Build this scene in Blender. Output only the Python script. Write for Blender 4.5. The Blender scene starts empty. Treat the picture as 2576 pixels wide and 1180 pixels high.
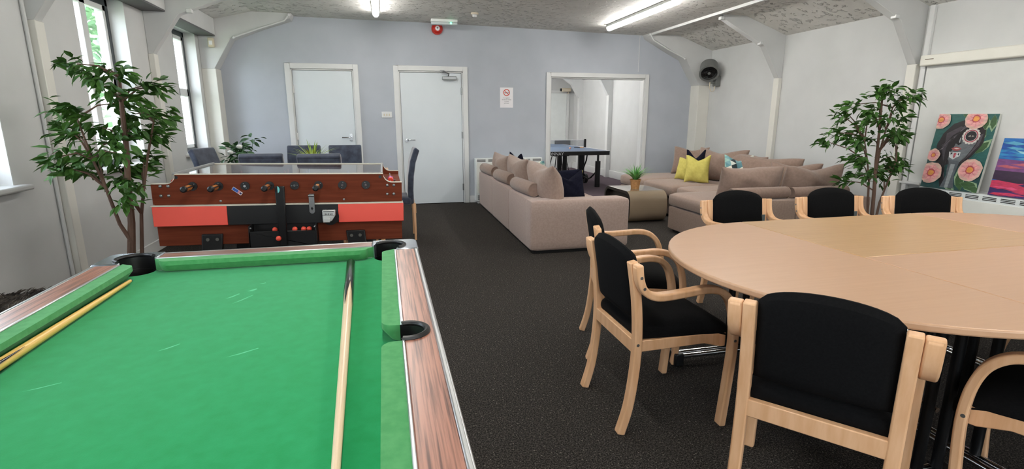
import bpy, bmesh, math, random
from math import sin, cos, pi, radians as R, sqrt, atan2
from mathutils import Vector as V, Matrix
rnd = random.Random(7)
C = bpy.context.scene.collection
# ------------------------------------------------------------------ materials
MATS = {}
def lin(c):
    return tuple((x/12.92 if x <= .04045 else ((x+.055)/1.055)**2.4) for x in [v/255 for v in c])
def mat(name, c1, c2=None, rough=.6, metal=0., scale=8., stretch=(1, 1, 1), bump=0., bscale=None, detail=4, spec=.5,
        emit=0., sheen=0., coat=0., lo=.35, hi=.65, dist=.002):
    if name in MATS: return MATS[name]
    m = bpy.data.materials.new(name); m.use_nodes = True
    nt = m.node_tree; b = nt.nodes['Principled BSDF']; L = nt.links
    b.inputs['Roughness'].default_value = rough; b.inputs['Metallic'].default_value = metal
    b.inputs['Specular IOR Level'].default_value = spec
    if sheen: b.inputs['Sheen Weight'].default_value = sheen
    if coat: b.inputs['Coat Weight'].default_value = coat; b.inputs['Coat Roughness'].default_value = .1
    a = lin(c1); d = lin(c2) if c2 else a
    tc = nt.nodes.new('ShaderNodeTexCoord'); mp = nt.nodes.new('ShaderNodeMapping')
    mp.inputs['Scale'].default_value = stretch
    L.new(tc.outputs['Object'], mp.inputs['Vector'])
    n = nt.nodes.new('ShaderNodeTexNoise'); n.inputs['Scale'].default_value = scale; n.inputs['Detail'].default_value = detail
    L.new(mp.outputs[0], n.inputs['Vector'])
    r = nt.nodes.new('ShaderNodeValToRGB')
    r.color_ramp.elements[0].position = lo; r.color_ramp.elements[1].position = hi
    r.color_ramp.elements[0].color = (*a, 1); r.color_ramp.elements[1].color = (*d, 1)
    L.new(n.outputs['Fac'], r.inputs[0]); L.new(r.outputs[0], b.inputs['Base Color'])
    if emit:
        L.new(r.outputs[0], b.inputs['Emission Color']); b.inputs['Emission Strength'].default_value = emit
    if bump:
        n2 = nt.nodes.new('ShaderNodeTexNoise'); n2.inputs['Scale'].default_value = bscale or scale; n2.inputs['Detail'].default_value = 3
        L.new(mp.outputs[0], n2.inputs['Vector'])
        bp = nt.nodes.new('ShaderNodeBump'); bp.inputs['Strength'].default_value = bump; bp.inputs['Distance'].default_value = dist
        L.new(n2.outputs['Fac'], bp.inputs['Height']); L.new(bp.outputs[0], b.inputs['Normal'])
    MATS[name] = m
    return m
def flat(name, c, rough=.6, metal=0., **k): return mat(name, c, tuple(max(0, v-4) for v in c), rough, metal, **k)
def glassy(name, tint=(1, 1, 1), refl=.06, rough=.02, fres=True):
    m = bpy.data.materials.new(name); m.use_nodes = True; nt = m.node_tree; nt.nodes.clear()
    o = nt.nodes.new('ShaderNodeOutputMaterial'); t = nt.nodes.new('ShaderNodeBsdfTransparent'); g = nt.nodes.new('ShaderNodeBsdfGlossy')
    mx = nt.nodes.new('ShaderNodeMixShader'); t.inputs[0].default_value = (*tint, 1); g.inputs['Roughness'].default_value = rough
    if fres:
        f = nt.nodes.new('ShaderNodeLayerWeight'); f.inputs['Blend'].default_value = .5
        p = nt.nodes.new('ShaderNodeMath'); p.operation = 'POWER'; p.inputs[1].default_value = 5.
        q = nt.nodes.new('ShaderNodeMath'); q.operation = 'MULTIPLY_ADD'; q.inputs[1].default_value = .92; q.inputs[2].default_value = .05
        nt.links.new(f.outputs['Facing'], p.inputs[0]); nt.links.new(p.outputs[0], q.inputs[0]); nt.links.new(q.outputs[0], mx.inputs[0])
    else: mx.inputs[0].default_value = refl
    nt.links.new(t.outputs[0], mx.inputs[1]); nt.links.new(g.outputs[0], mx.inputs[2]); nt.links.new(mx.outputs[0], o.inputs[0])
    return m
WALL = mat('wall_paint', (175, 180, 188), (170, 175, 183), .75, scale=3, bump=.12, bscale=60)
WALLW = mat('wall_paint_side', (198, 199, 198), (193, 194, 193), .7, scale=3, bump=.12, bscale=60)
WHITE = mat('white_gloss_paint', (212, 213, 212), (207, 208, 207), .35, scale=4)
POSTM = mat('cream_post_paint', (216, 214, 206), (211, 209, 201), .5, scale=4)
DOORW = mat('white_door_paint', (212, 219, 223), (209, 216, 220), .45, scale=3)
CEILM = mat('artex_ceiling', (216, 214, 209), (206, 204, 199), .55, scale=5, bump=.9, bscale=20, dist=.03)
CARPET = mat('charcoal_carpet', (30, 28, 27), (88, 83, 78), .95, scale=170, bump=.5, bscale=240, spec=.1, lo=.42, hi=.72, detail=6)
PURPLE = mat('purple_carpet', (84, 72, 80), (104, 92, 98), .95, scale=120, bump=.4, bscale=200, spec=.1)
BEECH = mat('beech_ply', (232, 186, 144), (220, 170, 126), .38, scale=5, stretch=(9, 9, 1.2), spec=.4)
BEECHX = mat('beech_laminate', (200, 160, 127), (196, 155, 122), .32, scale=2.2, stretch=(1.2, 30, 10), spec=.5, detail=6)
BEECHY = mat('beech_laminate_yellow', (195, 157, 112), (187, 147, 102), .3, scale=2.2, stretch=(1.2, 30, 10), spec=.5, detail=6)
BLACKF = mat('black_fabric', (10, 10, 11), (16, 16, 17), .95, scale=160, bump=.25, bscale=300, spec=.15)
BLACKP = flat('black_plastic', (20, 20, 21), .4)
BLACKM = flat('black_metal', (24, 24, 25), .35, .3)
CHROME = flat('chrome', (205, 208, 212), .15, 1.)
ALU = mat('brushed_aluminium', (205, 206, 206), (190, 191, 191), .32, .85, scale=20, stretch=(1, .1, 1))
STEEL = flat('grey_steel', (150, 152, 152), .35, .9)
CLOTH = mat('green_baize', (12, 138, 76), (24, 148, 88), .9, scale=34, bump=.12, bscale=330, spec=.12, sheen=.15, lo=.3, hi=.8, detail=8)
CLOTH2 = mat('green_baize_cushion', (70, 144, 86), (82, 154, 96), .9, scale=50, bump=.1, bscale=330, spec=.12, sheen=.1)
WALNUT = mat('walnut_laminate', (92, 60, 50), (168, 116, 97), .3, scale=3., stretch=(60, 1.5, 60), spec=.5, detail=7, lo=.34, hi=.56)
WALNUTX = mat('walnut_laminate_cross', (98, 66, 56), (160, 114, 98), .3, scale=3., stretch=(1.5, 60, 60), spec=.5, detail=9, lo=.38, hi=.62)
MAHOG = mat('mahogany_laminate', (112, 54, 34), (98, 44, 27), .7, scale=3, stretch=(1.2, 16, 16), spec=.12, detail=6)
REDP = mat('red_panel', (246, 96, 82), (240, 90, 76), .35, scale=2)
SOFA = mat('taupe_chenille', (166, 145, 135), (176, 155, 145), .95, scale=60, bump=.3, bscale=160, spec=.12, sheen=.2)
SOFA2 = mat('taupe_chenille_shaded', (146, 125, 113), (156, 135, 123), .95, scale=60, bump=.3, bscale=160, spec=.12, sheen=.2)  # same cloth as the long sofa, the corner's weaker light put into the colour
SOFAD2 = mat('taupe_chenille_cushion_shaded', (132, 111, 99), (140, 119, 107), .95, scale=40, bump=.3, bscale=150, spec=.12, sheen=.2)  # cushion cloth darkened likewise for the weaker light
SOFAD = mat('taupe_chenille_cushion', (144, 122, 110), (153, 131, 119), .95, scale=40, bump=.3, bscale=150, spec=.12, sheen=.25)
NAVY = mat('navy_fabric', (18, 19, 32), (25, 26, 40), .95, scale=60, bump=.3, bscale=200, spec=.1)
MUST = mat('mustard_fabric', (200, 188, 104), (190, 178, 94), .9, scale=30, bump=.3, bscale=180, spec=.15)
VELVET = mat('blue_grey_velvet', (38, 44, 58), (60, 67, 82), .8, scale=14, bump=.3, bscale=60, sheen=.5, spec=.2)
BARK = mat('brown_bark', (84, 62, 50), (104, 80, 66), .8, scale=30, stretch=(1, 1, .2), bump=.5, bscale=60)
LEAF = mat('ficus_leaf', (38, 70, 26), (72, 114, 44), .5, scale=9, spec=.3, lo=.3, hi=.75)
LEAFD = mat('dark_leaf', (42, 74, 44), (66, 104, 62), .45, scale=14)
FERN = mat('fern_leaf', (140, 160, 50), (96, 130, 40), .5, scale=12)
GRASSG = mat('grass_leaf', (70, 140, 66), (120, 172, 92), .5, scale=12)
PETAL = flat('white_petal', (232, 232, 228), .6)
WICK = mat('wicker', (196, 148, 98), (168, 120, 72), .7, scale=40, stretch=(1, 1, 3), bump=.6, bscale=80)
TAUPE = mat('gloss_taupe_lacquer', (140, 124, 104), (144, 128, 108), .12, scale=3, spec=.6, coat=.6)
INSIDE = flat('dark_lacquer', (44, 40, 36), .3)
SOIL = flat('soil', (46, 36, 30), .9)
CUEW = mat('pale_ash_cue', (226, 200, 168), (216, 188, 152), .3, scale=6, stretch=(10, .6, 10))
CUEY = mat('yellow_ash_cue', (226, 186, 104), (214, 172, 90), .3, scale=6, stretch=(10, .6, 10))
DARKW = flat('dark_butt', (22, 18, 18), .2)
REDB = flat('orange_red_ball', (235, 84, 64), .4)
RED = flat('red_plastic', (190, 44, 34), .35)
CREAM = flat('cream_plastic', (206, 194, 172), .5)
PAPER = flat('paper', (232, 230, 232), .6)
INK = flat('ink_grey', (120, 118, 124), .8)
REDINK = flat('red_ink', (206, 84, 70), .7)
DKGREY = flat('dark_grey_frame', (66, 72, 76), .5)
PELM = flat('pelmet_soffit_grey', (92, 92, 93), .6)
FANG = flat('grey_fan_plastic', (104, 106, 104), .45)
TTB = mat('blue_table_top', (76, 98, 128), (70, 92, 122), .35, scale=3)
HEATW = flat('heater_white', (224, 228, 226), .4)
SCREEN = flat('white_screen', (208, 209, 206), .55)
BLIND = mat('screen_case', (220, 218, 208), (214, 212, 202), .4, scale=3)
GLASS = glassy('clear_glass')
NETM = glassy('mesh_net', (.86, .87, .88), .12, .6, False)
def emissive(name, col, s):
    m = bpy.data.materials.new(name); m.use_nodes = True; b = m.node_tree.nodes['Principled BSDF']
    b.inputs['Base Color'].default_value = (.8, .8, .8, 1); b.inputs['Emission Color'].default_value = (*col, 1); b.inputs['Emission Strength'].default_value = s
    return m
TUBE = emissive('lit_diffuser', (1, .975, .93), 50.)
LED = emissive('green_led', (.05, 1, .45), 6.)
def fleck(m, scale, col, thr):
    """scattered small light flecks worked into a carpet pile"""
    nt = m.node_tree; b = nt.nodes['Principled BSDF']; src = b.inputs['Base Color'].links[0].from_socket
    tc = nt.nodes.new('ShaderNodeTexCoord'); n = nt.nodes.new('ShaderNodeTexNoise'); n.inputs['Scale'].default_value = scale; n.inputs['Detail'].default_value = 2
    r = nt.nodes.new('ShaderNodeValToRGB'); r.color_ramp.elements[0].position = thr; r.color_ramp.elements[1].position = thr+.08
    mx = nt.nodes.new('ShaderNodeMixRGB'); mx.inputs[2].default_value = (*lin(col), 1)
    nt.links.new(tc.outputs['Object'], n.inputs['Vector']); nt.links.new(n.outputs['Fac'], r.inputs[0]); nt.links.new(r.outputs[0], mx.inputs[0])
    nt.links.new(src, mx.inputs[1]); nt.links.new(mx.outputs[0], b.inputs['Base Color'])
fleck(CARPET, 110, (122, 116, 108), .63)
def artex(m):
    nt = m.node_tree; b = nt.nodes['Principled BSDF']
    tc = nt.nodes.new('ShaderNodeTexCoord'); n = nt.nodes.new('ShaderNodeTexNoise'); n.inputs['Scale'].default_value = 16; n.inputs['Detail'].default_value = 5
    n.inputs['Distortion'].default_value = .5
    r = nt.nodes.new('ShaderNodeValToRGB'); r.color_ramp.elements[0].position = .58; r.color_ramp.elements[1].position = .66
    bp = nt.nodes.new('ShaderNodeBump'); bp.inputs['Strength'].default_value = 1.; bp.inputs['Distance'].default_value = .03
    nt.links.new(tc.outputs['Object'], n.inputs['Vector']); nt.links.new(n.outputs['Fac'], r.inputs[0]); nt.links.new(r.outputs[0], bp.inputs['Height'])
    nt.links.new(bp.outputs[0], b.inputs['Normal'])
artex(CEILM)
# ------------------------------------------------------------------ mesh builder
class MB:
    def __init__(s): s.v = []; s.f = []; s.m = []; s.mi = 0
    def add(s, vs, fs, M=None):
        o = len(s.v)
        s.v += [tuple(M @ V(p)) if M else tuple(p) for p in vs]
        for f in fs: s.f.append([i+o for i in f]); s.m.append(s.mi)
        return s
    def box(s, x0, x1, y0, y1, z0, z1, M=None):
        return s.add([(x, y, z) for x in (x0, x1) for y in (y0, y1) for z in (z0, z1)],
                     [(0, 1, 3, 2), (4, 6, 7, 5), (0, 4, 5, 1), (2, 3, 7, 6), (0, 2, 6, 4), (1, 5, 7, 3)], M)
    def cyl(s, p0, p1, r0, r1=None, n=16, cap=True):
        r1 = r0 if r1 is None else r1; p0, p1 = V(p0), V(p1); t = (p1-p0).normalized()
        a = t.orthogonal().normalized(); b = t.cross(a)
        vs = []
        for p, r in ((p0, r0), (p1, r1)):
            vs += [p+(a*cos(2*pi*i/n)+b*sin(2*pi*i/n))*r for i in range(n)]
        fs = [(i, (i+1) % n, n+(i+1) % n, n+i) for i in range(n)]
        if cap: fs += [tuple(range(n-1, -1, -1)), tuple(range(n, 2*n))]
        return s.add(vs, fs)
    def lathe(s, prof, n=24, M=None):
        vs = []; fs = []; k = len(prof)
        for i in range(n):
            a = 2*pi*i/n
            vs += [(r*cos(a), r*sin(a), z) for r, z in prof]
        for i in range(n):
            for j in range(k-1):
                fs.append((i*k+j, ((i+1) % n)*k+j, ((i+1) % n)*k+j+1, i*k+j+1))
        if prof[0] == prof[-1]: return s.add(vs, fs, M)
        if prof[0][0] > 1e-5: fs.append(tuple(i*k for i in range(n-1, -1, -1)))
        if prof[-1][0] > 1e-5: fs.append(tuple(i*k+k-1 for i in range(n)))
        return s.add(vs, fs, M)
    def prism(s, poly, lo, hi, ax='z', M=None):
        """poly of 2-d points extruded along ax: z -> (x,y), y -> (x,z), x -> (y,z)"""
        n = len(poly)
        def P(p, h): return (p[0], p[1], h) if ax == 'z' else ((p[0], h, p[1]) if ax == 'y' else (h, p[0], p[1]))
        vs = [P(p, lo) for p in poly]+[P(p, hi) for p in poly]
        return s.add(vs, [tuple(range(n-1, -1, -1)), tuple(range(n, 2*n))]+[(i, (i+1) % n, n+(i+1) % n, n+i) for i in range(n)], M)
    def ring(s, out, inn, lo, hi):
        n = len(out); vs = [(*p, lo) for p in out]+[(*p, lo) for p in inn]+[(*p, hi) for p in out]+[(*p, hi) for p in inn]; fs = []
        for i in range(n):
            j = (i+1) % n
            fs += [(i, n+i, n+j, j), (2*n+i, 2*n+j, 3*n+j, 3*n+i), (i, j, 2*n+j, 2*n+i), (n+i, 3*n+i, 3*n+j, n+j)]
        return s.add(vs, fs)
    def tube(s, pts, r, n=8, r1=None):
        pts = [V(p) for p in pts]; k = len(pts); vs = []; fs = []; a = None
        for i, p in enumerate(pts):
            t = (pts[min(i+1, k-1)]-pts[max(i-1, 0)]).normalized()
            a = t.orthogonal().normalized() if a is None else (a-t*a.dot(t)).normalized()
            b = t.cross(a); rr = r if r1 is None else r+(r1-r)*i/(k-1)
            vs += [p+(a*cos(2*pi*j/n)+b*sin(2*pi*j/n))*rr for j in range(n)]
        for i in range(k-1):
            for j in range(n): fs.append((i*n+j, i*n+(j+1) % n, (i+1)*n+(j+1) % n, (i+1)*n+j))
        fs += [tuple(range(n-1, -1, -1)), tuple(range((k-1)*n, k*n))]
        return s.add(vs, fs)
    def strip(s, path, y, wy, th):
        """flat bent strip: path of (x,z), width wy along y centred on y, thickness th in the plane"""
        k = len(path); vs = []; fs = []
        for i, (x, z) in enumerate(path):
            x0, z0 = path[max(i-1, 0)]; x1, z1 = path[min(i+1, k-1)]
            l = sqrt((x1-x0)**2+(z1-z0)**2) or 1; nx, nz = -(z1-z0)/l, (x1-x0)/l
            for a, b in ((-1, -1), (1, -1), (1, 1), (-1, 1)):
                vs.append((x+nx*th/2*a, y+wy/2*b, z+nz*th/2*a))
        for i in range(k-1):
            for j in range(4): fs.append((i*4+j, i*4+(j+1) % 4, i*4+4+(j+1) % 4, i*4+4+j))
        fs += [(3, 2, 1, 0), (k*4-4, k*4-3, k*4-2, k*4-1)]
        return s.add(vs, fs)
    def sphere(s, c, r, n=12, sz=(1, 1, 1)):
        prof = [(max(r*sin(pi*i/n), 0 if i in (0, n) else 1e-4), -r*cos(pi*i/n)) for i in range(n+1)]
        prof[0] = (0, -r); prof[-1] = (0, r)
        return s.lathe(prof, n*2, Matrix.Translation(c) @ Matrix.Diagonal((*sz, 1)))
def obj(name, mb, m, parent=None, bevel=0, seg=2, smooth=True, sub=0, loc=None, rot=None):
    me = bpy.data.meshes.new(name); me.from_pydata(mb.v, [], mb.f)
    ms = m if isinstance(m, (list, tuple)) else [m]
    for x in ms: me.materials.append(x)
    if len(ms) > 1: me.polygons.foreach_set('material_index', mb.m)
    bm = bmesh.new(); bm.from_mesh(me); bmesh.ops.remove_doubles(bm, verts=bm.verts, dist=1e-6); bmesh.ops.recalc_face_normals(bm, faces=bm.faces); bm.to_mesh(me); bm.free()
    o = bpy.data.objects.new(name, me); C.objects.link(o)
    if parent: o.parent = parent
    if loc: o.location = loc
    if rot: o.rotation_euler = rot
    if bevel:
        b = o.modifiers.new('bevel', 'BEVEL'); b.width = bevel; b.segments = seg; b.limit_method = 'ANGLE'; b.angle_limit = R(40)
    if sub:
        b = o.modifiers.new('sub', 'SUBSURF'); b.levels = sub; b.render_levels = sub
    if smooth:
        me.polygons.foreach_set('use_smooth', [True]*len(me.polygons))
        if not sub:
            try: me.set_sharp_from_angle(angle=R(38))
            except Exception: pass
    return o
def tag(o, label, cat, group=None, kind=None):
    if label: o['label'] = label
    if cat: o['category'] = cat
    if group: o['group'] = group
    if kind: o['kind'] = kind
    return o
def thing(name, label, cat, loc=(0, 0, 0), rz=0, group=None):
    o = bpy.data.objects.new(name, None); C.objects.link(o); o.empty_display_size = .1
    o.location = loc; o.rotation_euler = (0, 0, rz)
    return tag(o, label, cat, group)
def struct(name, mb, m, **k):
    o = obj(name, mb, m, **k); o['kind'] = 'structure'; return o
def dup(root, loc, rz, label, group=None):
    r = root.copy(); C.objects.link(r); r.location = loc; r.rotation_euler = (0, 0, rz); r['label'] = label
    if group: r['group'] = group
    for ch in list(root.children):
        c = ch.copy(); C.objects.link(c); c.parent = r
        for g in ch.children:
            d = g.copy(); C.objects.link(d); d.parent = c
    return r
def cut(o, *cutters):
    """boolean-subtract the cutter builders from o"""
    tmp = []
    for mb in cutters:
        me = bpy.data.meshes.new('c'); me.from_pydata(mb.v, [], mb.f)
        bm = bmesh.new(); bm.from_mesh(me); bmesh.ops.recalc_face_normals(bm, faces=bm.faces); bm.to_mesh(me); bm.free()
        t = bpy.data.objects.new('c', me); C.objects.link(t); tmp.append(t)
        t.parent = o.parent
        md = o.modifiers.new('cut', 'BOOLEAN'); md.operation = 'DIFFERENCE'; md.object = t; md.solver = 'EXACT'
    dg = bpy.context.evaluated_depsgraph_get(); dg.update()
    me = bpy.data.meshes.new_from_object(o.evaluated_get(dg))
    o.modifiers.clear(); o.data = me
    for t in tmp: bpy.data.objects.remove(t)
    return o
def arc(cx, cy, r, a0, a1, n=10): return [(cx+r*cos(R(a0+(a1-a0)*i/n)), cy+r*sin(R(a0+(a1-a0)*i/n))) for i in range(n+1)]
def rrect(x0, x1, y0, y1, r, n=5):
    return arc(x1-r, y1-r, r, 0, 90, n)+arc(x0+r, y1-r, r, 90, 180, n)+arc(x0+r, y0+r, r, 180, 270, n)+arc(x1-r, y0+r, r, 270, 360, n)
def text(name, s, size, m, parent, M, ext=.0008, align='CENTER'):
    cu = bpy.data.curves.new('t', 'FONT'); cu.body = s; cu.size = size; cu.extrude = ext; cu.align_x = align; cu.align_y = 'CENTER'
    t = bpy.data.objects.new('t', cu); C.objects.link(t)
    dg = bpy.context.evaluated_depsgraph_get(); dg.update()
    me = bpy.data.meshes.new_from_object(t.evaluated_get(dg)); bpy.data.objects.remove(t)
    me.materials.clear(); me.materials.append(m); me.transform(M)
    o = bpy.data.objects.new(name, me); C.objects.link(o)
    if parent: o.parent = parent
    return o
# ------------------------------------------------------------------ pillows
def pillow(w, h, t, chop=0., pinch=.10, sag=0., seed=0, n=18, wr=.012):
    """soft cushion standing in the xz plane, bottom edge at z=0, thickness along y"""
    r2 = random.Random(seed); ph = [r2.uniform(0, 6.28) for _ in range(6)]
    mb = MB(); vs = []; fs = []
    def P(i, j, sd):
        u, v = -1+2*i/n, -1+2*j/n
        x = w/2*u*(1-pinch*(1-v*v)*abs(u)); z = h/2*v*(1-pinch*(1-u*u)*abs(v))
        e = max(0, (1-abs(u)**2.6)*(1-abs(v)**2.6))
        y = t/2*e**.55*(1+.10*sin(3*u+ph[0])*cos(2.3*v+ph[1]))
        y += wr*e*sin(7*u+ph[2]+2*v)*sin(5*v+ph[3])
        z -= chop*max(0, 1-abs(u)*1.25)*max(0, (v+.3)/1.3)**1.5
        z -= sag*abs(u)**2*max(0, v)
        z += wr*.8*sin(4*u+ph[4])
        return (x, sd*y, z+h/2)
    idx = {}
    for sd in (1, -1):
        for i in range(n+1):
            for j in range(n+1):
                if sd == -1 and (i in (0, n) or j in (0, n)): idx[(i, j, sd)] = idx[(i, j, 1)]; continue
                idx[(i, j, sd)] = len(vs); vs.append(P(i, j, sd))
        for i in range(n):
            for j in range(n):
                q = [idx[(i, j, sd)], idx[(i+1, j, sd)], idx[(i+1, j+1, sd)], idx[(i, j+1, sd)]]
                fs.append(tuple(q if sd == -1 else q[::-1]))
    return mb.add(vs, fs)
def cushion(name, label, cat, loc, rz, tilt, w, h, t, m, group=None, **k):
    o = obj(name, pillow(w, h, t, **k), m, sub=1, loc=loc, rot=(tilt, k.get('roll', 0), rz) if False else (tilt, 0, rz))
    return tag(o, label, cat, group)
def softblock(x0, x1, y0, y1, z0, z1, r=.05, puff=.0, n=6):
    """upholstered block: subdivided box with rounded edges and a puffed top"""
    mb = MB(); bm = bmesh.new()
    bmesh.ops.create_cube(bm, size=2.)
    bmesh.ops.subdivide_edges(bm, edges=bm.edges[:], cuts=n, use_grid_fill=True)
    hx, hy, hz = (x1-x0)/2, (y1-y0)/2, (z1-z0)/2
    bm.verts.index_update(); vs = []
    for v in bm.verts:
        p = [v.co.x, v.co.y, v.co.z]; h = [hx, hy, hz]; q = []
        # remap so that grid lines gather near the edges
        for a in range(3):
            s = 1 if p[a] >= 0 else -1; q.append(s*(1-(1-abs(p[a]))**1.6)*h[a])
        rr = min(r, hx, hy, hz); inner = [max(-h[a]+rr, min(h[a]-rr, q[a])) for a in range(3)]
        d = V(q)-V(inner)
        if d.length > 1e-6: q = V(inner)+d.normalized()*min(d.length, rr) if d.length > rr else V(q)
        q = list(q)
        if puff: 
            u, w = q[0]/hx, q[1]/hy
            q[2] += puff*(1-u*u)*(1-w*w)*(1 if q[2] > 0 else 0)
        vs.append((q[0]+(x0+x1)/2, q[1]+(y0+y1)/2, q[2]+(z0+z1)/2))
    fs = [tuple(v.index for v in f.verts) for f in bm.faces]; bm.free()
    return mb.add(vs, fs)
# ================================================================== SETTING
YB = 8.1; XL = -2.27; XR = 5.25; Y0 = -5.2
struct('floor', MB().box(XL-.3, XR+.3, Y0-.3, YB+.14, -.12, 0), CARPET)
struct('floor_games_room', MB().box(1.0, XR, YB+.14, 13.6, -.12, 0), PURPLE)
# left wall with window openings (Y ranges; the first three unseen, added for daylight), sill .88, head 2.33
WIN = [(-2.72, -1.85), (-.82, .05), (1.08, 1.95), (3.02, 3.90), (4.965, 5.835), (6.965, 7.75)]
ZS, ZH = .885, 2.354
lw = MB(); ys = [Y0-.3]+[a for w in WIN for a in w]+[YB+.15]
for i in range(0, len(ys), 2): lw.box(XL-.24, XL, ys[i], ys[i+1], 0, 2.62)
for a, b in WIN: lw.box(XL-.24, XL, a, b, 0, ZS); lw.box(XL-.24, XL, a, b, ZH, 2.62)
struct('wall_left', lw, WALLW)
struct('wall_right', MB().box(XR, XR+.24, Y0-.3, YB+.15, 0, 2.5), WALLW)
OX0, OX1, OZ = 2.58, 4.20, 1.935
D1 = (-1.225, -.38); D2 = (.25, 1.20); DZ = 1.985
bw = MB(); xs = [XL-.24, D1[0], D1[1], D2[0], D2[1], OX0, OX1, XR+.24]
for i in range(0, 8, 2): bw.box(xs[i], xs[i+1], YB, YB+.14, 0, 2.75)
for a, b, z in ((D1[0], D1[1], DZ), (D2[0], D2[1], DZ), (OX0, OX1, OZ)): bw.box(a, b, YB, YB+.14, z, 2.75)
struct('wall_back', bw, WALL)
FW = [(-1.2, .9), (1.9, 4.2)]      # two wide unseen windows added behind the camera for frontal daylight
fw = MB(); xs = [XL-.24]+[a for w_ in FW for a in w_]+[XR+.24]
for i in range(0, 6, 2): fw.box(xs[i], xs[i+1], Y0-.3, Y0, 0, 2.75)
for a, b in FW: fw.box(a, b, Y0-.3, Y0, 0, .9).box(a, b, Y0-.3, Y0, 2.25, 2.75)
struct('wall_front', fw, WALLW)
cp = [(-2.27, 2.555), (-2.05, 2.56), (-1.6, 2.668), (-.2, 2.66), (.9, 2.655), (2.65, 2.625), (4.62, 2.59), (5.25, 2.374)]
struct('ceiling', MB().prism(cp+[(5.5, 2.374), (5.5, 2.9), (-2.55, 2.9), (-2.55, 2.555)], Y0-.3, YB+.02, 'y'), CEILM, smooth=False)
# bulkhead box over the windows on the left wall
FR = [(-3.30, -3.20), (-1.40, -1.30), (.50, .60), (2.42, 2.52), (4.33, 4.43), (6.23, 6.33), (7.86, 8.10)]
blk = MB()
for i in range(len(FR)-1): blk.box(XL, -2.06, FR[i][1], FR[i+1][0], ZH+.004, 2.57)
struct('trim_1', blk, WALLW)
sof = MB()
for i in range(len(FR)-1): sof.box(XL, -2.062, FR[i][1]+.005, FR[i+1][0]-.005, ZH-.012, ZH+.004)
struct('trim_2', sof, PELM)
# portal frames, each one a post and a gusset
def frame(side, y0, y1, n):
    k = 0 if y0 > 7 else .115
    if side < 0:
        post = [(-2.27, 0), (-2.10-k, 0), (-2.10-k, 1.94), (-2.27, 1.94)]
        k2 = k*.6
        gus = [(-2.27, 1.94), (-2.115-k, 1.94), (-1.885-k2, 2.325), (-1.50-k2, 2.48), (-1.14-k2, 2.60), (-1.10-k2, 2.70), (-1.6, 2.70), (-2.05, 2.60), (-2.27, 2.60)]
    else:
        k = k*1.3
        post = [(5.25, 0), (5.045+k, 0), (5.045+k, 1.83), (5.25, 1.83)]
        gus = [(5.25, 1.83), (5.05+k, 1.83), (4.785+k, 2.23), (4.45+k, 2.39), (4.15+k, 2.54), (4.10+k, 2.63), (4.62, 2.64), (5.25, 2.42)]
    struct('trim_%d' % n, MB().prism(gus, y0+.01, y1, 'y'), WALLW, bevel=.004, seg=1)
    struct('trim_%d' % (n+60), MB().prism(post, y0, y1, 'y'), POSTM, bevel=.004, seg=1)
n = 3
for y0, y1 in FR: frame(-1, y0, y1, n); n += 1
for y0, y1 in FR: frame(1, y0, y1, n); n += 1
# baseboards
struct('baseboard_left', MB().box(XL, XL+.018, Y0, YB, 0, .11), WHITE, bevel=.004, seg=1)
struct('baseboard_right', MB().box(XR-.018, XR, Y0, YB, 0, .11), WHITE, bevel=.004, seg=1)
bb = MB()
for a, b in ((XL, D1[0]-.075), (D1[1]+.075, D2[0]-.075), (D2[1]+.075, OX0-.07), (OX1+.14, XR)): bb.box(a, b, YB-.018, YB, 0, .11)
struct('baseboard_back', bb, WHITE, bevel=.004, seg=1)
# slim trunking along the ceiling fold, and clipped pipes under the back gussets
struct('trim_38', MB().box(4.13, 4.165, 2.4, 8.0, 2.566, 2.60).box(4.125, 4.17, 4.36, 4.41, 2.56, 2.60), WHITE)
struct('trim_39', MB().box(4.068, 4.074, YB-.006, YB, 2.04, 2.60), WHITE)
def pipe(n, pts):
    struct('trim_%d' % n, MB().tube(pts, .011, 8).sphere(pts[0], .02, 6).sphere(pts[-1], .02, 6), WHITE)
pipe(40, [(-1.84, 7.84, 2.335), (-1.50, 7.84, 2.462), (-1.20, 7.84, 2.565), (-1.145, 7.84, 2.64)])
pipe(41, [(4.745, 7.84, 2.235), (4.44, 7.84, 2.365), (4.18, 7.84, 2.495), (4.12, 7.84, 2.58)])
for i, p in enumerate([(-1.85, 6.26, 2.365), (4.88, 6.26, 2.265), (4.88, 4.36, 2.265), (4.27, 6.26, 2.55)]):
    struct('trim_%d' % (42+i), MB().box(p[0]-.025, p[0]+.025, p[1]-.03, p[1]+.03, p[2]-.02, p[2]+.02), WHITE, bevel=.006)
# conduit line beside the nearest left post
struct('trim_46', MB().cyl((XL+.014, 4.30, 0), (XL+.014, 4.30, 2.35), .012, n=8), WALLW)
# vertical casing strip and trunking of the right posts
struct('trim_47', MB().box(5.215, 5.25, 4.25, 4.30, 0, 2.37), WHITE, bevel=.004, seg=1)
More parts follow.
